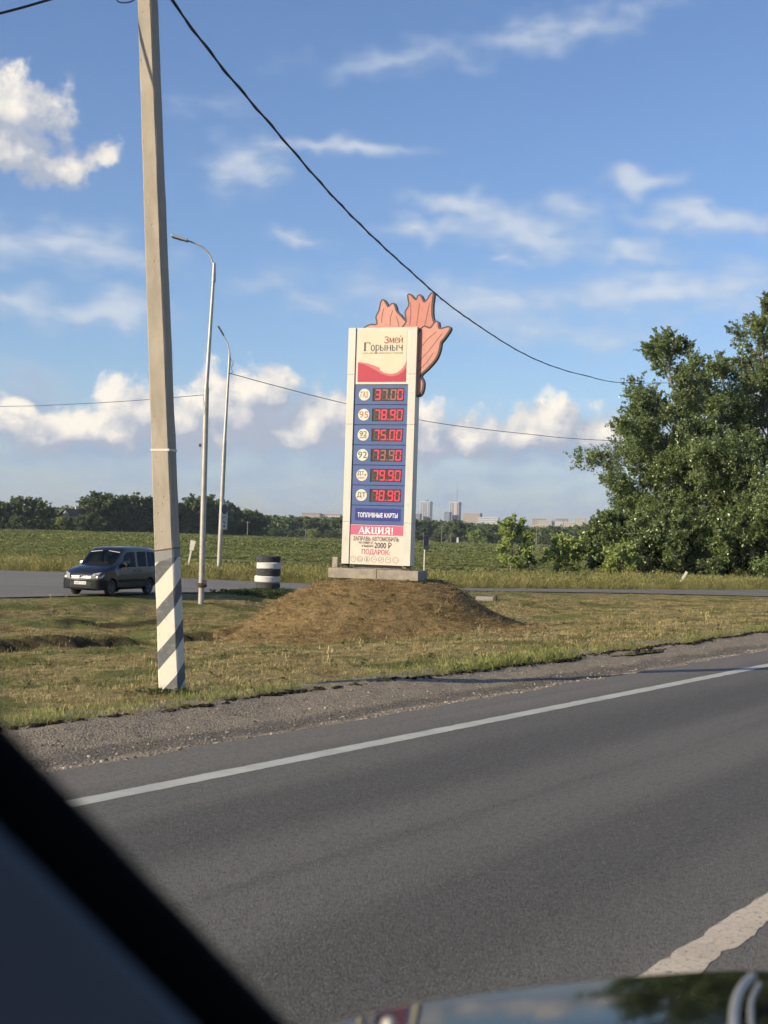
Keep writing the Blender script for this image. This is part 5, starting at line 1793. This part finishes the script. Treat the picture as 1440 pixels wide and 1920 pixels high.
def leaves_mesh(name, C, size, seed, droop=.2):
    rs = np.random.RandomState(seed)
    n = len(C)
    nrm = rs.randn(n, 3); nrm[:, 2] += .5; nrm /= np.linalg.norm(nrm, axis=1)[:, None]
    u = rs.randn(n, 3); u[:, 2] -= droop
    u -= nrm * (u * nrm).sum(1)[:, None]; u /= np.linalg.norm(u, axis=1)[:, None]
    v = np.cross(nrm, u)
    s = (size * (.6 + .8 * rs.rand(n)))[:, None]
    V = np.stack([C - u * s, C + v * s * .62 + nrm * s * .12, C + u * s, C - v * s * .62 + nrm * s * .12], 1).reshape(-1, 3)
    F = np.arange(n * 4).reshape(n, 4)
    me = np_mesh(name, V, F)
    a = me.attributes.new('tint', 'FLOAT', 'FACE')
    a.data.foreach_set('value', rs.rand(n).astype(np.float32))
    return me


def grow(seed, H, R, env, nlimb, leaves, size, trunk_r, low=.10, spread=.42, lean=(0, 0), sub=5, upw=.55):
    """tapered trunk with limbs and twigs; leaves sit in clumps along the outer limbs"""
    rs = np.random.RandomState(seed)
    mb = MB(); clumps = []
    tp = [Vector((0, 0, -.3))]
    for i in range(1, 8):
        f = i / 7
        tp.append(Vector((lean[0] * f * f + rs.randn() * .02 * H * f, lean[1] * f * f + rs.randn() * .02 * H * f, H * .93 * f)))
    mb.tube(smooth_path(tp, 3), [trunk_r * (1 - .9 * k / 21) + .01 for k in range(22)], 8)
    for i in range(nlimb):
        f = low + (1 - low) * ((i + rs.rand()) / nlimb) ** .9
        f = min(f, .985)
        idx = f * 7; a = int(min(idx, 6)); p0 = tp[a].lerp(tp[a + 1], idx - a)
        ang = i * 2.4 + rs.randn() * .4
        L = R * env(f) * (.75 + .45 * rs.rand())
        el_ = upw * (.4 + f) + rs.randn() * .15
        d = Vector((math.cos(ang) * math.cos(el_), math.sin(ang) * math.cos(el_), math.sin(el_)))
        p1 = p0 + d * L * .5 + Vector((0, 0, L * .05)); p2 = p0 + d * L + Vector((0, 0, rs.randn() * .08 * L))
        r0 = trunk_r * .42 * (1 - .7 * f) + .012
        mb.tube([p0, p1, p2], [r0, r0 * .6, r0 * .2], 5)
        for g in (.45, .7, .95, 1.05):
            q = p0.lerp(p2, g) if g <= 1 else p2 + d * L * .05
            clumps.append((q, spread * L ** .5 * (.7 + .5 * rs.rand()), 1.0))
        for s in range(sub):
            g = .35 + .6 * rs.rand(); q0 = p0.lerp(p1, g * 2) if g < .5 else p1.lerp(p2, g * 2 - 1)
            dd = (d + Vector(rs.randn(3)) * .75).normalized()
            q1 = q0 + dd * L * (.28 + .25 * rs.rand())
            mb.tube([q0, q1], [r0 * .35, r0 * .1], 4, False)
            clumps.append((q1, spread * .8 * L ** .5 * (.6 + .6 * rs.rand()), .9)); clumps.append((q0.lerp(q1, .6), spread * .7 * L ** .5, .7))
    wts = np.array([c[1] ** 2 * c[2] for c in clumps]); wts /= wts.sum()
    cnt = np.maximum((wts * leaves).astype(int), 2)
    pts = []
    ctr = np.array([lean[0] * .4, lean[1] * .4, 0])
    for (c, r, _), k in zip(clumps, cnt):
        c = np.array(c)
        out = c - ctr; out[2] = out[2] * .25; out = out / (np.linalg.norm(out) + 1e-6)
        ns = max(3, int(k / 26))
        d = rs.randn(ns, 3) * .85 + out * .75 + np.array([0, 0, .35])
        d /= np.linalg.norm(d, axis=1)[:, None]
        ln = r * (.55 + .95 * rs.rand(ns))
        o0 = c + rs.randn(ns, 3) * r * .28
        which = rs.randint(0, ns, k)
        t = rs.rand(k) ** .75
        p = o0[which] + d[which] * (ln[which] * t)[:, None]
        p += rs.randn(k, 3) * (r * .16 * (1.15 - t * .7))[:, None]
        pts.append(p)
    C = np.concatenate(pts)
    C = C[C[:, 2] > .15]
    return mb, leaves_mesh('crown', C, size, seed)


def plant_tree(name, label, loc, args, leafm, cat='tree', group=None, rz=0):
    mb, lm = grow(**args)
    t = empty(name, loc, rz, label, cat, group)
    mb.build('trunk', bark_m, t, True)
    link('crown', lm, leafm, t)
    return t


oval = lambda f: max(.12, math.sin(min(1, (f * .92 + .12)) * math.pi) ** .7)
poplar = lambda f: max(.10, (1 - f) ** .55 * (.75 + .6 * min(f * 3, 1)) * .8)
G = lambda x, y, Y: (at(x, y, Y).x, Y, float(zt(at(x, y, Y).x, Y)))


def ht(y_top, Y, x): return at(x, y_top, Y).z + .93


big = 'large trees on the right'
plant_tree('poplar_tree', 'leafy tree with a pointed top at the left of the big right-hand group', G(1262, 1075, 103), dict(seed=11, H=ht(598, 103, 1245), R=5.4, env=poplar, nlimb=34, leaves=86000, size=.080, trunk_r=.26, low=.10, lean=(-.6, 0)), leafA, 'tree', big)
plant_tree('poplar_tree', 'tallest leafy tree of the right-hand group, cut by the frame edge', G(1432, 1078, 106), dict(seed=12, H=ht(512, 106, 1440), R=5.8, env=poplar, nlimb=38, leaves=98000, size=.080, trunk_r=.30, low=.06), leafA, 'tree', big)
plant_tree('poplar_tree', 'broad leafy tree whose branches reach far left towards the wire', G(1242, 1075, 100), dict(seed=13, H=ht(720, 100, 1190), R=4.3, env=oval, nlimb=24, leaves=62000, size=.078, trunk_r=.22, low=.20, lean=(-.9, 0), upw=.45), leafA, 'tree', big)
plant_tree('poplar_tree', 'dark leafy tree standing between the two tall right-hand trees', G(1350, 1075, 108), dict(seed=14, H=ht(640, 108, 1345), R=5.0, env=oval, nlimb=28, leaves=60000, size=.082, trunk_r=.24, low=.08), leafA, 'tree', big)
plant_tree('poplar_tree', 'dense low leafy tree filling the foot of the right-hand group', G(1300, 1078, 98), dict(seed=15, H=ht(850, 98, 1300), R=5.0, env=oval, nlimb=26, leaves=60000, size=.078, trunk_r=.16, low=.03), leafA, 'tree', big)
plant_tree('poplar_tree', 'dense leafy tree low at the right frame edge', G(1420, 1080, 97), dict(seed=16, H=ht(800, 97, 1420), R=5.0, env=oval, nlimb=26, leaves=60000, size=.078, trunk_r=.16, low=.03), leafA, 'tree', big)
plant_tree('poplar_tree', 'leafy tree just beyond the right frame edge of the group', G(1560, 1080, 104), dict(seed=17, H=19.0, R=5.6, env=poplar, nlimb=30, leaves=30000, size=.14, trunk_r=.26, low=.06), leafA, 'tree', big)
for i, (x, yt, Y, R_, lab) in enumerate(((1195, 985, 96, 2.4, 'leafy shrub under the left side of the big tree group'), (1245, 968, 95.5, 2.8, 'leafy shrub under the middle of the big tree group'), (1300, 975, 95, 2.6, 'leafy shrub behind the slanting white post'),
                                          (1350, 965, 95.5, 2.8, 'leafy shrub under the right side of the big tree group'), (1405, 972, 95, 2.7, 'leafy shrub at the right frame edge under the trees'), (1445, 968, 96, 2.6, 'leafy shrub cut by the right frame edge'))):
    plant_tree('shrub', lab, G(x, 1078, Y), dict(seed=80 + i, H=ht(yt, Y, x), R=R_, env=oval, nlimb=20, leaves=13000, size=.095, trunk_r=.05, low=.02, spread=.46), leafA, 'shrub', 'understorey of the big trees')
plant_tree('sapling', 'slender bright green young tree standing alone right of the price sign', G(958, 1076, 95), dict(seed=21, H=ht(958, 95, 960), R=1.05, env=oval, nlimb=20, leaves=5600, size=.095, trunk_r=.06, low=.06, spread=.34), leafB, 'tree')
plant_tree('shrub', 'bright green bushy shrub left of the big tree group', G(1060, 1076, 97), dict(seed=22, H=ht(1006, 97, 1055), R=1.3, env=oval, nlimb=20, leaves=7000, size=.10, trunk_r=.05, low=.04, spread=.40), leafB, 'shrub')
plant_tree('shrub', 'round green shrub tucked against the foot of the big trees', G(1140, 1076, 97), dict(seed=23, H=ht(955, 97, 1130), R=1.7, env=oval, nlimb=22, leaves=11000, size=.11, trunk_r=.06, low=.03, spread=.44), leafA, 'shrub')
plant_tree('shrub', 'low yellow-green shrub in front of the big trees', G(1165, 1080, 93), dict(seed=24, H=ht(1022, 93, 1165), R=1.05, env=oval, nlimb=18, leaves=5000, size=.09, trunk_r=.04, low=.03, spread=.40), leafB, 'shrub')
plant_tree('shrub', 'low dark shrub beside the lone young tree', G(985, 1078, 97), dict(seed=25, H=1.6, R=.7, env=oval, nlimb=12, leaves=1500, size=.09, trunk_r=.03, low=.03, spread=.36), leafA, 'shrub')

# far trees: a few crown shapes shared by many trees
protos = []
for i in range(6):
    mb, lm = grow(seed=60 + i, H=10, R=[3.6, 4.2, 3.2, 4.6, 3.9, 3.4][i], env=oval, nlimb=20, leaves=4200, size=.34, trunk_r=.24, low=[.08, .12, .05, .1, .15, .06][i], spread=.62, sub=3)
    tm = mb.mesh('trunk'); tm.materials.append(bark_m); tm.shade_smooth()
    protos.append((tm, lm))
crown_mats = {}


def far_tree(name, label, loc, h, wf, k, leafm, group, cat='tree'):
    key = (k, leafm.name)
    if key not in crown_mats:
        c = protos[k][1].copy(); c.materials.clear(); c.materials.append(leafm); crown_mats[key] = c
    t = empty(name, loc, RNG.rand() * 6.28, label, cat, group)
    s = h / 10
    t.scale = (s * wf, s * wf, s)
    link('trunk', protos[k][0], None, t); link('crown', crown_mats[key], None, t)
    return t


rs = np.random.RandomState(77)


def skyline(x, prof): return float(np.interp(x, [p[0] for p in prof], [p[1] for p in prof]))


gl_ = 'trees of the left-hand grove'
GR = [(-40, 940), (0, 938), (35, 928), (55, 938), (75, 938), (95, 948), (150, 948), (165, 935), (185, 925), (215, 932), (240, 930), (262, 936), (285, 928), (330, 944), (350, 938), (385, 930), (400, 932), (425, 938), (440, 945), (452, 962)]
tops = [(-30, 940, 392), (8, 941, 396), (38, 928, 398), (66, 939, 402), (90, 950, 408), (112, 962, 425), (168, 937, 415), (188, 925, 418), (208, 933, 420), (228, 930, 425), (250, 936, 428), (276, 930, 432), (300, 932, 436), (328, 944, 440),
        (348, 940, 446), (366, 934, 452), (388, 930, 458), (408, 934, 464), (426, 940, 470), (438, 950, 476), (462, 953, 500), (478, 958, 505), (490, 964, 510)]
for i, (x, y, Y) in enumerate(tops):
    X_ = at(x, y, Y).x
    bright = i in (20,)
    lab = {20: 'bright green small tree at the right end of the left-hand grove', 2: 'pointed tall tree near the left end of the grove',
           7: 'tallest rounded tree left of the concrete pole in the grove', 16: 'tall rounded tree of the grove between the two lamp posts'}.get(i, 'dark green tree in the dense grove across the field')
    far_tree('grove_tree', lab, (X_, Y, float(zt(X_, Y)) - .3), ht(y, Y, x), 1.0 + .25 * rs.rand(), i % 6, leafB if bright else leafC, gl_)
# hedge of shrubs along the grove foot
for i in range(24):
    x = -20 + i * 21.5 + rs.randn() * 4; Y = 384 + max(0, x) * .20 + rs.randn() * 3
    yt = 974 + rs.randn() * 5
    X_ = at(x, yt, Y).x
    far_tree('grove_shrub', 'dark shrub in the hedge along the foot of the left grove', (X_, Y, float(zt(X_, Y)) - .5), max(3.0, ht(yt, Y, x)), 1.5, (i * 5) % 6, leafC if rs.rand() < .8 else leafA, 'hedge along the left grove', 'shrub')

for (x, yt) in ((112, 968), (128, 966), (146, 965), (163, 963), (176, 958)):
    Y = 399; X_ = at(x, yt, Y).x
    far_tree('grove_shrub', 'shrub growing in front of the house in the left grove', (X_, Y, float(zt(X_, Y)) - .5), ht(yt, Y, x), 1.3, int(x) % 6, leafC if x != 112 else leafB, 'hedge along the left grove', 'shrub')

# tree belt across the field on the right of the grove
gm = 'trees in the belt across the far field'
for i in range(34):
    x = 505 + i * 19.5 + rs.randn() * 5
    Y = 640 + rs.rand() * 70
    yt = skyline(x, [(500, 968), (560, 971), (640, 972), (790, 974), (840, 974), (900, 982), (960, 989), (1040, 989), (1100, 984), (1200, 980)]) + rs.randn() * 2.2
    X_ = at(x, yt, Y).x
    far_tree('belt_tree', 'dark tree in the long wooded belt across the far field', (X_, Y, float(zt(X_, Y)) - .4), ht(yt, Y, x), 1.05 + .35 * rs.rand(), i % 6, leafC, gm)
for i, (x, yt, Y, wf, lm_, lab) in enumerate([(515, 990, 560, 1.6, leafD, 'light green bush at the right end of the grove'), (548, 996, 565, 1.9, leafD, 'pale low bush left of the price sign in the field edge'), (590, 990, 575, 1.9, leafB, 'bright round bush just left of the price sign across the field'),
                                             (622, 993, 570, 1.7, leafD, 'grey-green bush touching the sign edge across the field'), (822, 998, 560, 1.9, leafD, 'pale willow bush behind the dark small sign'), (850, 1000, 565, 1.6, leafD, 'low willow bush beside the white marker across the field'),
                                             (893, 992, 555, 1.6, leafB, 'green bushy tree right of the white marker across the field'), (925, 996, 560, 1.5, leafD, 'grey-green bush just left of the young tree across the field'), (1028, 1001, 550, 1.7, leafD, 'rounded grey-green bush right of the young tree across the field'),
                                             (1000, 998, 570, 1.4, leafB, 'small green bush behind the young tree'), (1080, 1002, 560, 1.5, leafD, 'low pale bush beside the big trees across the field'), (780, 992, 570, 1.5, leafC, 'dark bush against the right edge of the price sign'), (655, 992, 580, 1.7, leafC, 'dark bush behind the price sign')]):
    X_ = at(x, yt, Y).x
    far_tree('field_bush', lab, (X_, Y, float(zt(X_, Y)) - .3), max(2.2, ht(yt, Y, x)), wf, i % 6, lm_, 'bushes along the far field edge', 'bush')


# distant woods behind, one mass
def woods(name, label, specs, leafm, seed, size):
    rs_ = np.random.RandomState(seed); pts = []
    for (x0, x1, Y0, Y1, prof, n) in specs:
        for i in range(n):
            x = x0 + (x1 - x0) * rs_.rand(); Y = Y0 + (Y1 - Y0) * rs_.rand()
            top = at(x, skyline(x, prof) + rs_.rand() * 5, Y); bz = float(zt(top.x, Y))
            r = 4.2 + rs_.rand() * 3.5
            k = 260
            p = rs_.randn(k, 3); p /= np.linalg.norm(p, axis=1)[:, None]
            p *= (rs_.rand(k, 1) ** .4) * np.array([r, r, (top.z - bz) * .5])
            pts.append(p + np.array([top.x, Y, (top.z + bz) / 2]))
    me = leaves_mesh(name, np.concatenate(pts), size, seed)
    o = link(name, me, leafm)
    return tag(o, label, 'wood', kind='stuff')


woods('distant_wood', 'far wooded ridge below the skyline', [(-60, 520, 620, 820, [(-60, 948), (0, 944), (60, 950), (120, 947), (200, 952), (300, 955), (520, 966)], 150), (440, 1180, 800, 1150, [(440, 964), (520, 966), (640, 968), (760, 971), (840, 974), (900, 980), (1000, 986), (1100, 986), (1180, 986)], 300)], leafC, 5, .9)

# ------------------------------------------------------------------ house in the grove
hm_w = material('house_wall', (.45, .41, .33), .8)
hm_r = material('house_roof', (.050, .045, .042), .7, col2=(.075, .066, .06), scale=3)
hp_ = at(140, 962, 412); hz = float(zt(hp_.x, 412)) - .2
hs = empty('house', (hp_.x, 412, hz), math.radians(-38), 'small house with a dark gabled roof half hidden among the grove trees', 'house')
eave = at(140, 968, 412).z - hz; ridge = at(140, 954, 412).z - hz
MB().add([(-3, -3.4, 0), (3, -3.4, 0), (3, -3.4, eave), (0, -3.4, ridge - .15), (-3, -3.4, eave), (-3, 4.5, 0), (3, 4.5, 0), (3, 4.5, eave), (0, 4.5, ridge - .15), (-3, 4.5, eave)],
         [(0, 1, 2, 3, 4), (9, 8, 7, 6, 5), (0, 4, 9, 5), (1, 6, 7, 2)]).build('wall', hm_w, hs)
rf = MB().add([(-3.5, -3.9, eave - .4), (0, -3.9, ridge), (0, 5, ridge), (-3.5, 5, eave - .4), (-3.5, -3.9, eave - .6), (0, -3.9, ridge - .2), (0, 5, ridge - .2), (-3.5, 5, eave - .6)], [(0, 1, 2, 3), (4, 7, 6, 5), (0, 4, 5, 1), (3, 2, 6, 7), (0, 3, 7, 4)]).add(
    [(3.5, -3.9, eave - .4), (0, -3.9, ridge), (0, 5, ridge), (3.5, 5, eave - .4), (3.5, -3.9, eave - .6), (0, -3.9, ridge - .2), (0, 5, ridge - .2), (3.5, 5, eave - .6)], [(0, 3, 2, 1), (4, 5, 6, 7), (0, 1, 5, 4), (3, 7, 6, 2), (0, 4, 7, 3)]).build('roof', hm_r, hs)
for cy in (0.5, 3.2):
    MB().box(-.3, .3, cy - .3, cy + .3, ridge - .6, ridge + .8).build('chimney', hm_w, rf)
win = MB().box(-.5, .5, -3.46, -3.38, eave * .55, eave * .55 + 1.3).build('window', material('window_frame', (.6, .58, .52), .6), hs)
MB().box(-.42, .42, -3.49, -3.45, eave * .55 + .08, eave * .55 + 1.22).build('pane', lamp_dark, win)

# ------------------------------------------------------------------ far utility poles and small white things in the field
wood_m = material('weathered_wood', (.20, .18, .15), .9)
for (x, yb, yt, Y, lab) in ((464, 1006, 977, 420, 'thin utility pole before the bright small tree of the grove'), (828, 1016, 985, 520, 'thin far pole right of the price sign'), (1006, 1017, 990, 520, 'thin far pole between the young tree and the bushy shrub'), (573, 1003, 992, 540, 'short far pole left of the price sign')):
    b = at(x, yb, Y); b.z = float(zt(b.x, Y)) - .1
    tz = at(x + .4, yt, Y) - b
    t = empty('far_pole', b, 0, lab, 'pole')
    MB().tube([(0, 0, 0), tz], [.16, .11], 7).build('shaft', wood_m, t, True)
    MB().box(-.7, .7, -.06, .06, tz.z - .5, tz.z - .36).build('cross_arm', wood_m, t)
b = at(846, 1014, 500); b.z = float(zt(b.x, 500))
t = empty('field_frame', b, 0, 'small pale braced frame standing in the far field', 'frame')
MB().tube([(-2.2, 0, 0), (-.3, 0, 3.2)], .10, 6).build('brace', wood_m, t)
MB().tube([(-.2, 0, 0), (-.1, 0, 3.6)], .13, 6).build('upright', wood_m, t)
MB().tube([(-.3, 0, 3.2), (1.6, 0, 2.9)], .08, 6).build('beam', wood_m, t)
b = at(858, 1014, 500); b.z = float(zt(b.x, 500))
t = empty('white_marker', b, 0, 'small white pillar on a low pale slab in the far field', 'marker')
MB().bevbox(-2.4, 3.4, -.6, .6, 0, .5, .05).build('slab', sgn_white, t)
MB().bevbox(-.38, .38, -.3, .3, .5, 1.9, .08).build('pillar', sgn_white, t)
MB().bevbox(-.26, .26, -.22, .22, 1.9, 2.5, .08).build('cap', sgn_white, t)

# ------------------------------------------------------------------ town on the skyline
def bmat(name, c): return material(name, c, .8, col2=tuple(x * .9 for x in c), scale=.05)


tw_white = bmat('tower_white', (.52, .52, .52)); tw_grey = bmat('tower_grey', (.20, .22, .25)); tw_cream = bmat('tower_cream', (.50, .45, .37)); tw_red = bmat('tower_red', (.30, .12, .09)); tw_tan = bmat('tower_tan', (.40, .32, .25))
roof_red = bmat('roof_red', (.30, .12, .085)); win_m = bmat('far_windows', (.10, .12, .15))


def block(label, x0, x1, ytop, Y, wall, depth=16, rz=-.3, storeys=9, cols=6, roof=None, name='apartment_block'):
    a = at(x0, ytop, Y); b_ = at(x1, ytop, Y)
    W_ = (b_.x - a.x) / math.cos(rz); top = (a.z + b_.z) / 2 + 1.2
    t = empty(name, ((a.x + b_.x) / 2, Y, -1.2), rz, label, 'building')
    MB().box(-W_ / 2, W_ / 2, 0, depth, 0, top).build('wall', wall, t)
    rf_ = MB().box(-W_ / 2 - .3, W_ / 2 + .3, -.3, depth + .3, top, top + 1.0).build('roof', roof or wall, t)
    lo = max(0, top - storeys * 3.0)
    for s in range(storeys):
        z = lo + s * 3.0 + 1.0
        if z + 1.5 > top: break
        mb = MB()
        for c in range(cols):
            xx = -W_ / 2 + (c + .5) * W_ / cols
            mb.box(xx - W_ / cols * .28, xx + W_ / cols * .28, -.12, .05, z, z + 1.5)
        mb.build('window_row', win_m, t)
    return t, W_, top, rf_


t, W_, top, rf_ = block('tall pale tower block with dark vertical strips right of the sign', 788, 806, 941, 2400, tw_white, 16, -.35, 14, 5)
for k_ in range(4):
    xx = -W_ / 2 + (k_ + .5) * W_ / 4
    MB().box(xx - 1.1, xx + 1.1, -.35, .05, 6, top - 1.5).build('facade_strip', tw_grey, t)
MB().box(-2, 3, 4, 9, top + 1, top + 4).build('roof_cabin', tw_grey, rf_)
t, W_, top, rf_ = block('tower block with red and white strips and a lattice mast on its roof', 843, 860, 942, 2400, tw_white, 16, -.35, 14, 5)
for k_, mt in ((0, tw_grey), (1, tw_grey), (3, tw_red)):
    xx = -W_ / 2 + (k_ + .5) * W_ / 4
    MB().box(xx - 1.2, xx + 1.2, -.35, .05, 6, top - 1).build('facade_strip', mt, t)
ms = MB(); H_ = at(854, 912, 2400).z + 1.2 - top
for sx_ in (-1, 1):
    ms.tube([(sx_ * 1.5 + 3, 6, top), (3 + sx_ * .3, 6, top + H_)], [.28, .2], 4)
for k_ in range(6):
    z = top + H_ * k_ / 6; w0 = 1.5 - 1.2 * k_ / 6; w1_ = 1.5 - 1.2 * (k_ + 1) / 6
    ms.tube([(3 - w0, 6, z), (3 + w1_, 6, z + H_ / 6)], .16, 4); ms.tube([(3 + w0, 6, z), (3 - w1_, 6, z + H_ / 6)], .16, 4)
ms.box(1.6, 4.4, 4.6, 7.4, top + H_ * .70, top + H_ * .76)
ms.build('lattice_mast', bmat('mast_grey', (.34, .33, .34)), rf_)
block('low grey block at the left foot of the masted tower', 833, 843, 961, 2380, tw_grey, 14, -.3, 5, 3)
block('tan slab building right of the towers', 869, 900, 963, 2350, tw_tan, 16, -.3, 5, 9)
block('short pale building beside the sign pillar', 778, 787, 964, 2380, tw_grey, 14, -.3, 5, 3)
block('white long building left of the young tree', 896, 934, 971, 2300, tw_white, 14, -.25, 4, 10)
block('red-roofed row left of the big trees', 998, 1022, 974, 2300, tw_tan, 14, -.2, 3, 8, roof_red)
block('cream house row with pale walls in the distance', 1008, 1034, 977, 2250, tw_cream, 12, -.2, 3, 8)
block('grey-white building right of the cream row', 1034, 1056, 976, 2250, tw_white, 12, -.2, 3, 6, tw_grey)
block('long red-roofed building at the far right skyline', 1042, 1064, 974, 2320, tw_tan, 14, -.2, 3, 10, roof_red)
block('small cream building nearest the big trees', 1058, 1078, 980, 2220, tw_cream, 12, -.2, 3, 5)
block('pale high block just left of the big trees', 1078, 1098, 972, 2240, tw_cream, 14, -.2, 5, 5)
block('reddish far building row left of the price sign', 566, 600, 963, 2500, tw_tan, 14, -.2, 3, 8, roof_red)
block('pale pink far building at the left edge of the sign', 602, 638, 965, 2500, tw_cream, 14, -.2, 3, 8, roof_red)

# ------------------------------------------------------------------ the car the picture is taken from: bonnet, windscreen pillar, door top
car = empty('own_car', (0, 0, 0), 0, 'dark car in the foreground, its black windscreen pillar and glossy bonnet showing', 'car')
trim = material('black_pillar_trim', (.0035, .0035, .004), .9, spec=.05)
door_m = material('dark_blue_door_trim', (.078, .086, .105), .8, spec=.15)
bon_m = material('bonnet_paint', (.003, .004, .005), .06, .0, coat=0.0, spec=.13)
O = Vector((0, 0, CAM_H))
pA = O + ray(-420, 905).normalized() * .40; pB = O + ray(900, 2300).normalized() * .62
axis = (pB - pA).normalized(); view = ray(250, 1640).normalized()
side = axis.cross(view).normalized()
if side.z > 0: side = -side             # towards lower left
dep = side.cross(axis).normalized()
if dep.dot(view) < 0: dep = -dep
def slab_along(a, b, s0, s1, d0, d1, name, mat, parent, nb=8):
    """long bar from a to b with a rounded cross-section s0..s1 across and d0..d1 deep"""
    cs, hs = (s0 + s1) / 2, (s1 - s0) / 2; cd_, hd_ = (d0 + d1) / 2, (d1 - d0) / 2
    prof = []
    for k_ in range(24):
        t = 2 * math.pi * k_ / 24
        c, s = math.cos(t), math.sin(t)
        prof.append((cs + hs * math.copysign(abs(c) ** .5, c), cd_ + hd_ * math.copysign(abs(s) ** .5, s)))
    mb = MB(); n_ = 6
    vs = []
    for i in range(n_ + 1):
        p = a.lerp(b, i / n_)
        for (u_, v_) in prof: vs.append(tuple(p + side * u_ + dep * v_))
    fs = [(i * 24 + k_, i * 24 + (k_ + 1) % 24, (i + 1) * 24 + (k_ + 1) % 24, (i + 1) * 24 + k_) for i in range(n_) for k_ in range(24)]
    fs += [tuple(range(24)), tuple(range(n_ * 24, n_ * 24 + 24))[::-1]]
    return mb.add(vs, fs).build(name, mat, parent, True)


slab_along(pA, pB, .0, .027, -.01, .03, 'windscreen_pillar', trim, car)
slab_along(pA, pB, .0205, .40, -.05, -.015, 'door_trim', door_m, car)

# bonnet: gently crowned sheet sloping down and forward
def bonnet():
    edge_px = [(560, 1940), (640, 1912), (710, 1895), (800, 1875), (900, 1861), (1000, 1848), (1100, 1837), (1190, 1829), (1300, 1821), (1380, 1818), (1440, 1819), (1600, 1829)]
    fwd = Vector((RD[0], RD[1], 0)); slope = math.radians(4.4)
    nrm = (Vector((0, 0, 1)) * math.cos(slope) + Vector((.25, .97, 0)) * math.sin(slope)).normalized()
    p0 = O + ray(1440, 1828).normalized() * 1.50
    E_ = []
    for x, y in edge_px:
        d = ray(x, y); E_.append(O + d * ((p0 - O).dot(nrm) / d.dot(nrm)))
    right = Vector((.84, -.5437, 0))
    V = []; n_ = len(E_)
    rows = [(-.010, -.06), (-.0035, -.008), (0, -.0008), (.006, 0), (.25, .0006), (.8, .001)]
    back = Vector((.15, -1, 0)).normalized()
    for off, up in rows:
        for e in E_:
            V.append(tuple(e + back * off + nrm * up - Vector((0, 0, back.dot(nrm) * 0 * off))))
    # keep rows in the bonnet plane
    V2 = []
    for i, (off, up) in enumerate(rows):
        for e in E_:
            b2 = (back - nrm * back.dot(nrm)).normalized()
            V2.append(tuple(e + b2 * off + nrm * up))
    fs = [(i * n_ + j, i * n_ + j + 1, (i + 1) * n_ + j + 1, (i + 1) * n_ + j) for i in range(len(rows) - 1) for j in range(n_ - 1)]
    o = MB().add(V2, fs).build('bonnet', bon_m, car, True)
    def onb(x, y, lift=.0):
        d = ray(x, y); return O + d * (((p0 - O).dot(nrm) + .012) / d.dot(nrm)) + nrm * lift
    strip = material('pale_reflection_and_jet', (.30, .28, .24), .35, .2)
    for pts, w0 in (([(1410, 1836), (1388, 1862), (1378, 1895), (1376, 1940)], .0046), ([(1424, 1850), (1411, 1875), (1407, 1905), (1411, 1945)], .0024)):  # curved light reflections on the bonnet, shaped as thin pale strips, not real trim
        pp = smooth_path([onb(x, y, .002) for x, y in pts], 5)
        MB().tube(pp, w0, 8).build('reflection_strip', strip, o, True)
    q_ = onb(729, 1923, .0)
    MB().tube([q_, q_ + Vector((0, 0, .006))], [.007, .004], 8).build('washer_jet', strip, o, True)


bonnet()

# ------------------------------------------------------------------ haze
hz_m = bpy.data.materials.new('haze_air'); hz_m.use_nodes = True
k = NT(hz_m.node_tree); k.n.clear()
pv = k.node('ShaderNodeVolumePrincipled')
pv.inputs['Color'].default_value = (.78, .86, .97, 1); pv.inputs['Density'].default_value = HAZE_D
pv.inputs['Anisotropy'].default_value = .2
k.node('ShaderNodeOutputMaterial', i_Volume=pv.outputs[0])
hzb = MB().box(-9000, 9000, -9000, 9000, -3.5, 110).build('haze', hz_m)
tag(hzb, kind='stuff')
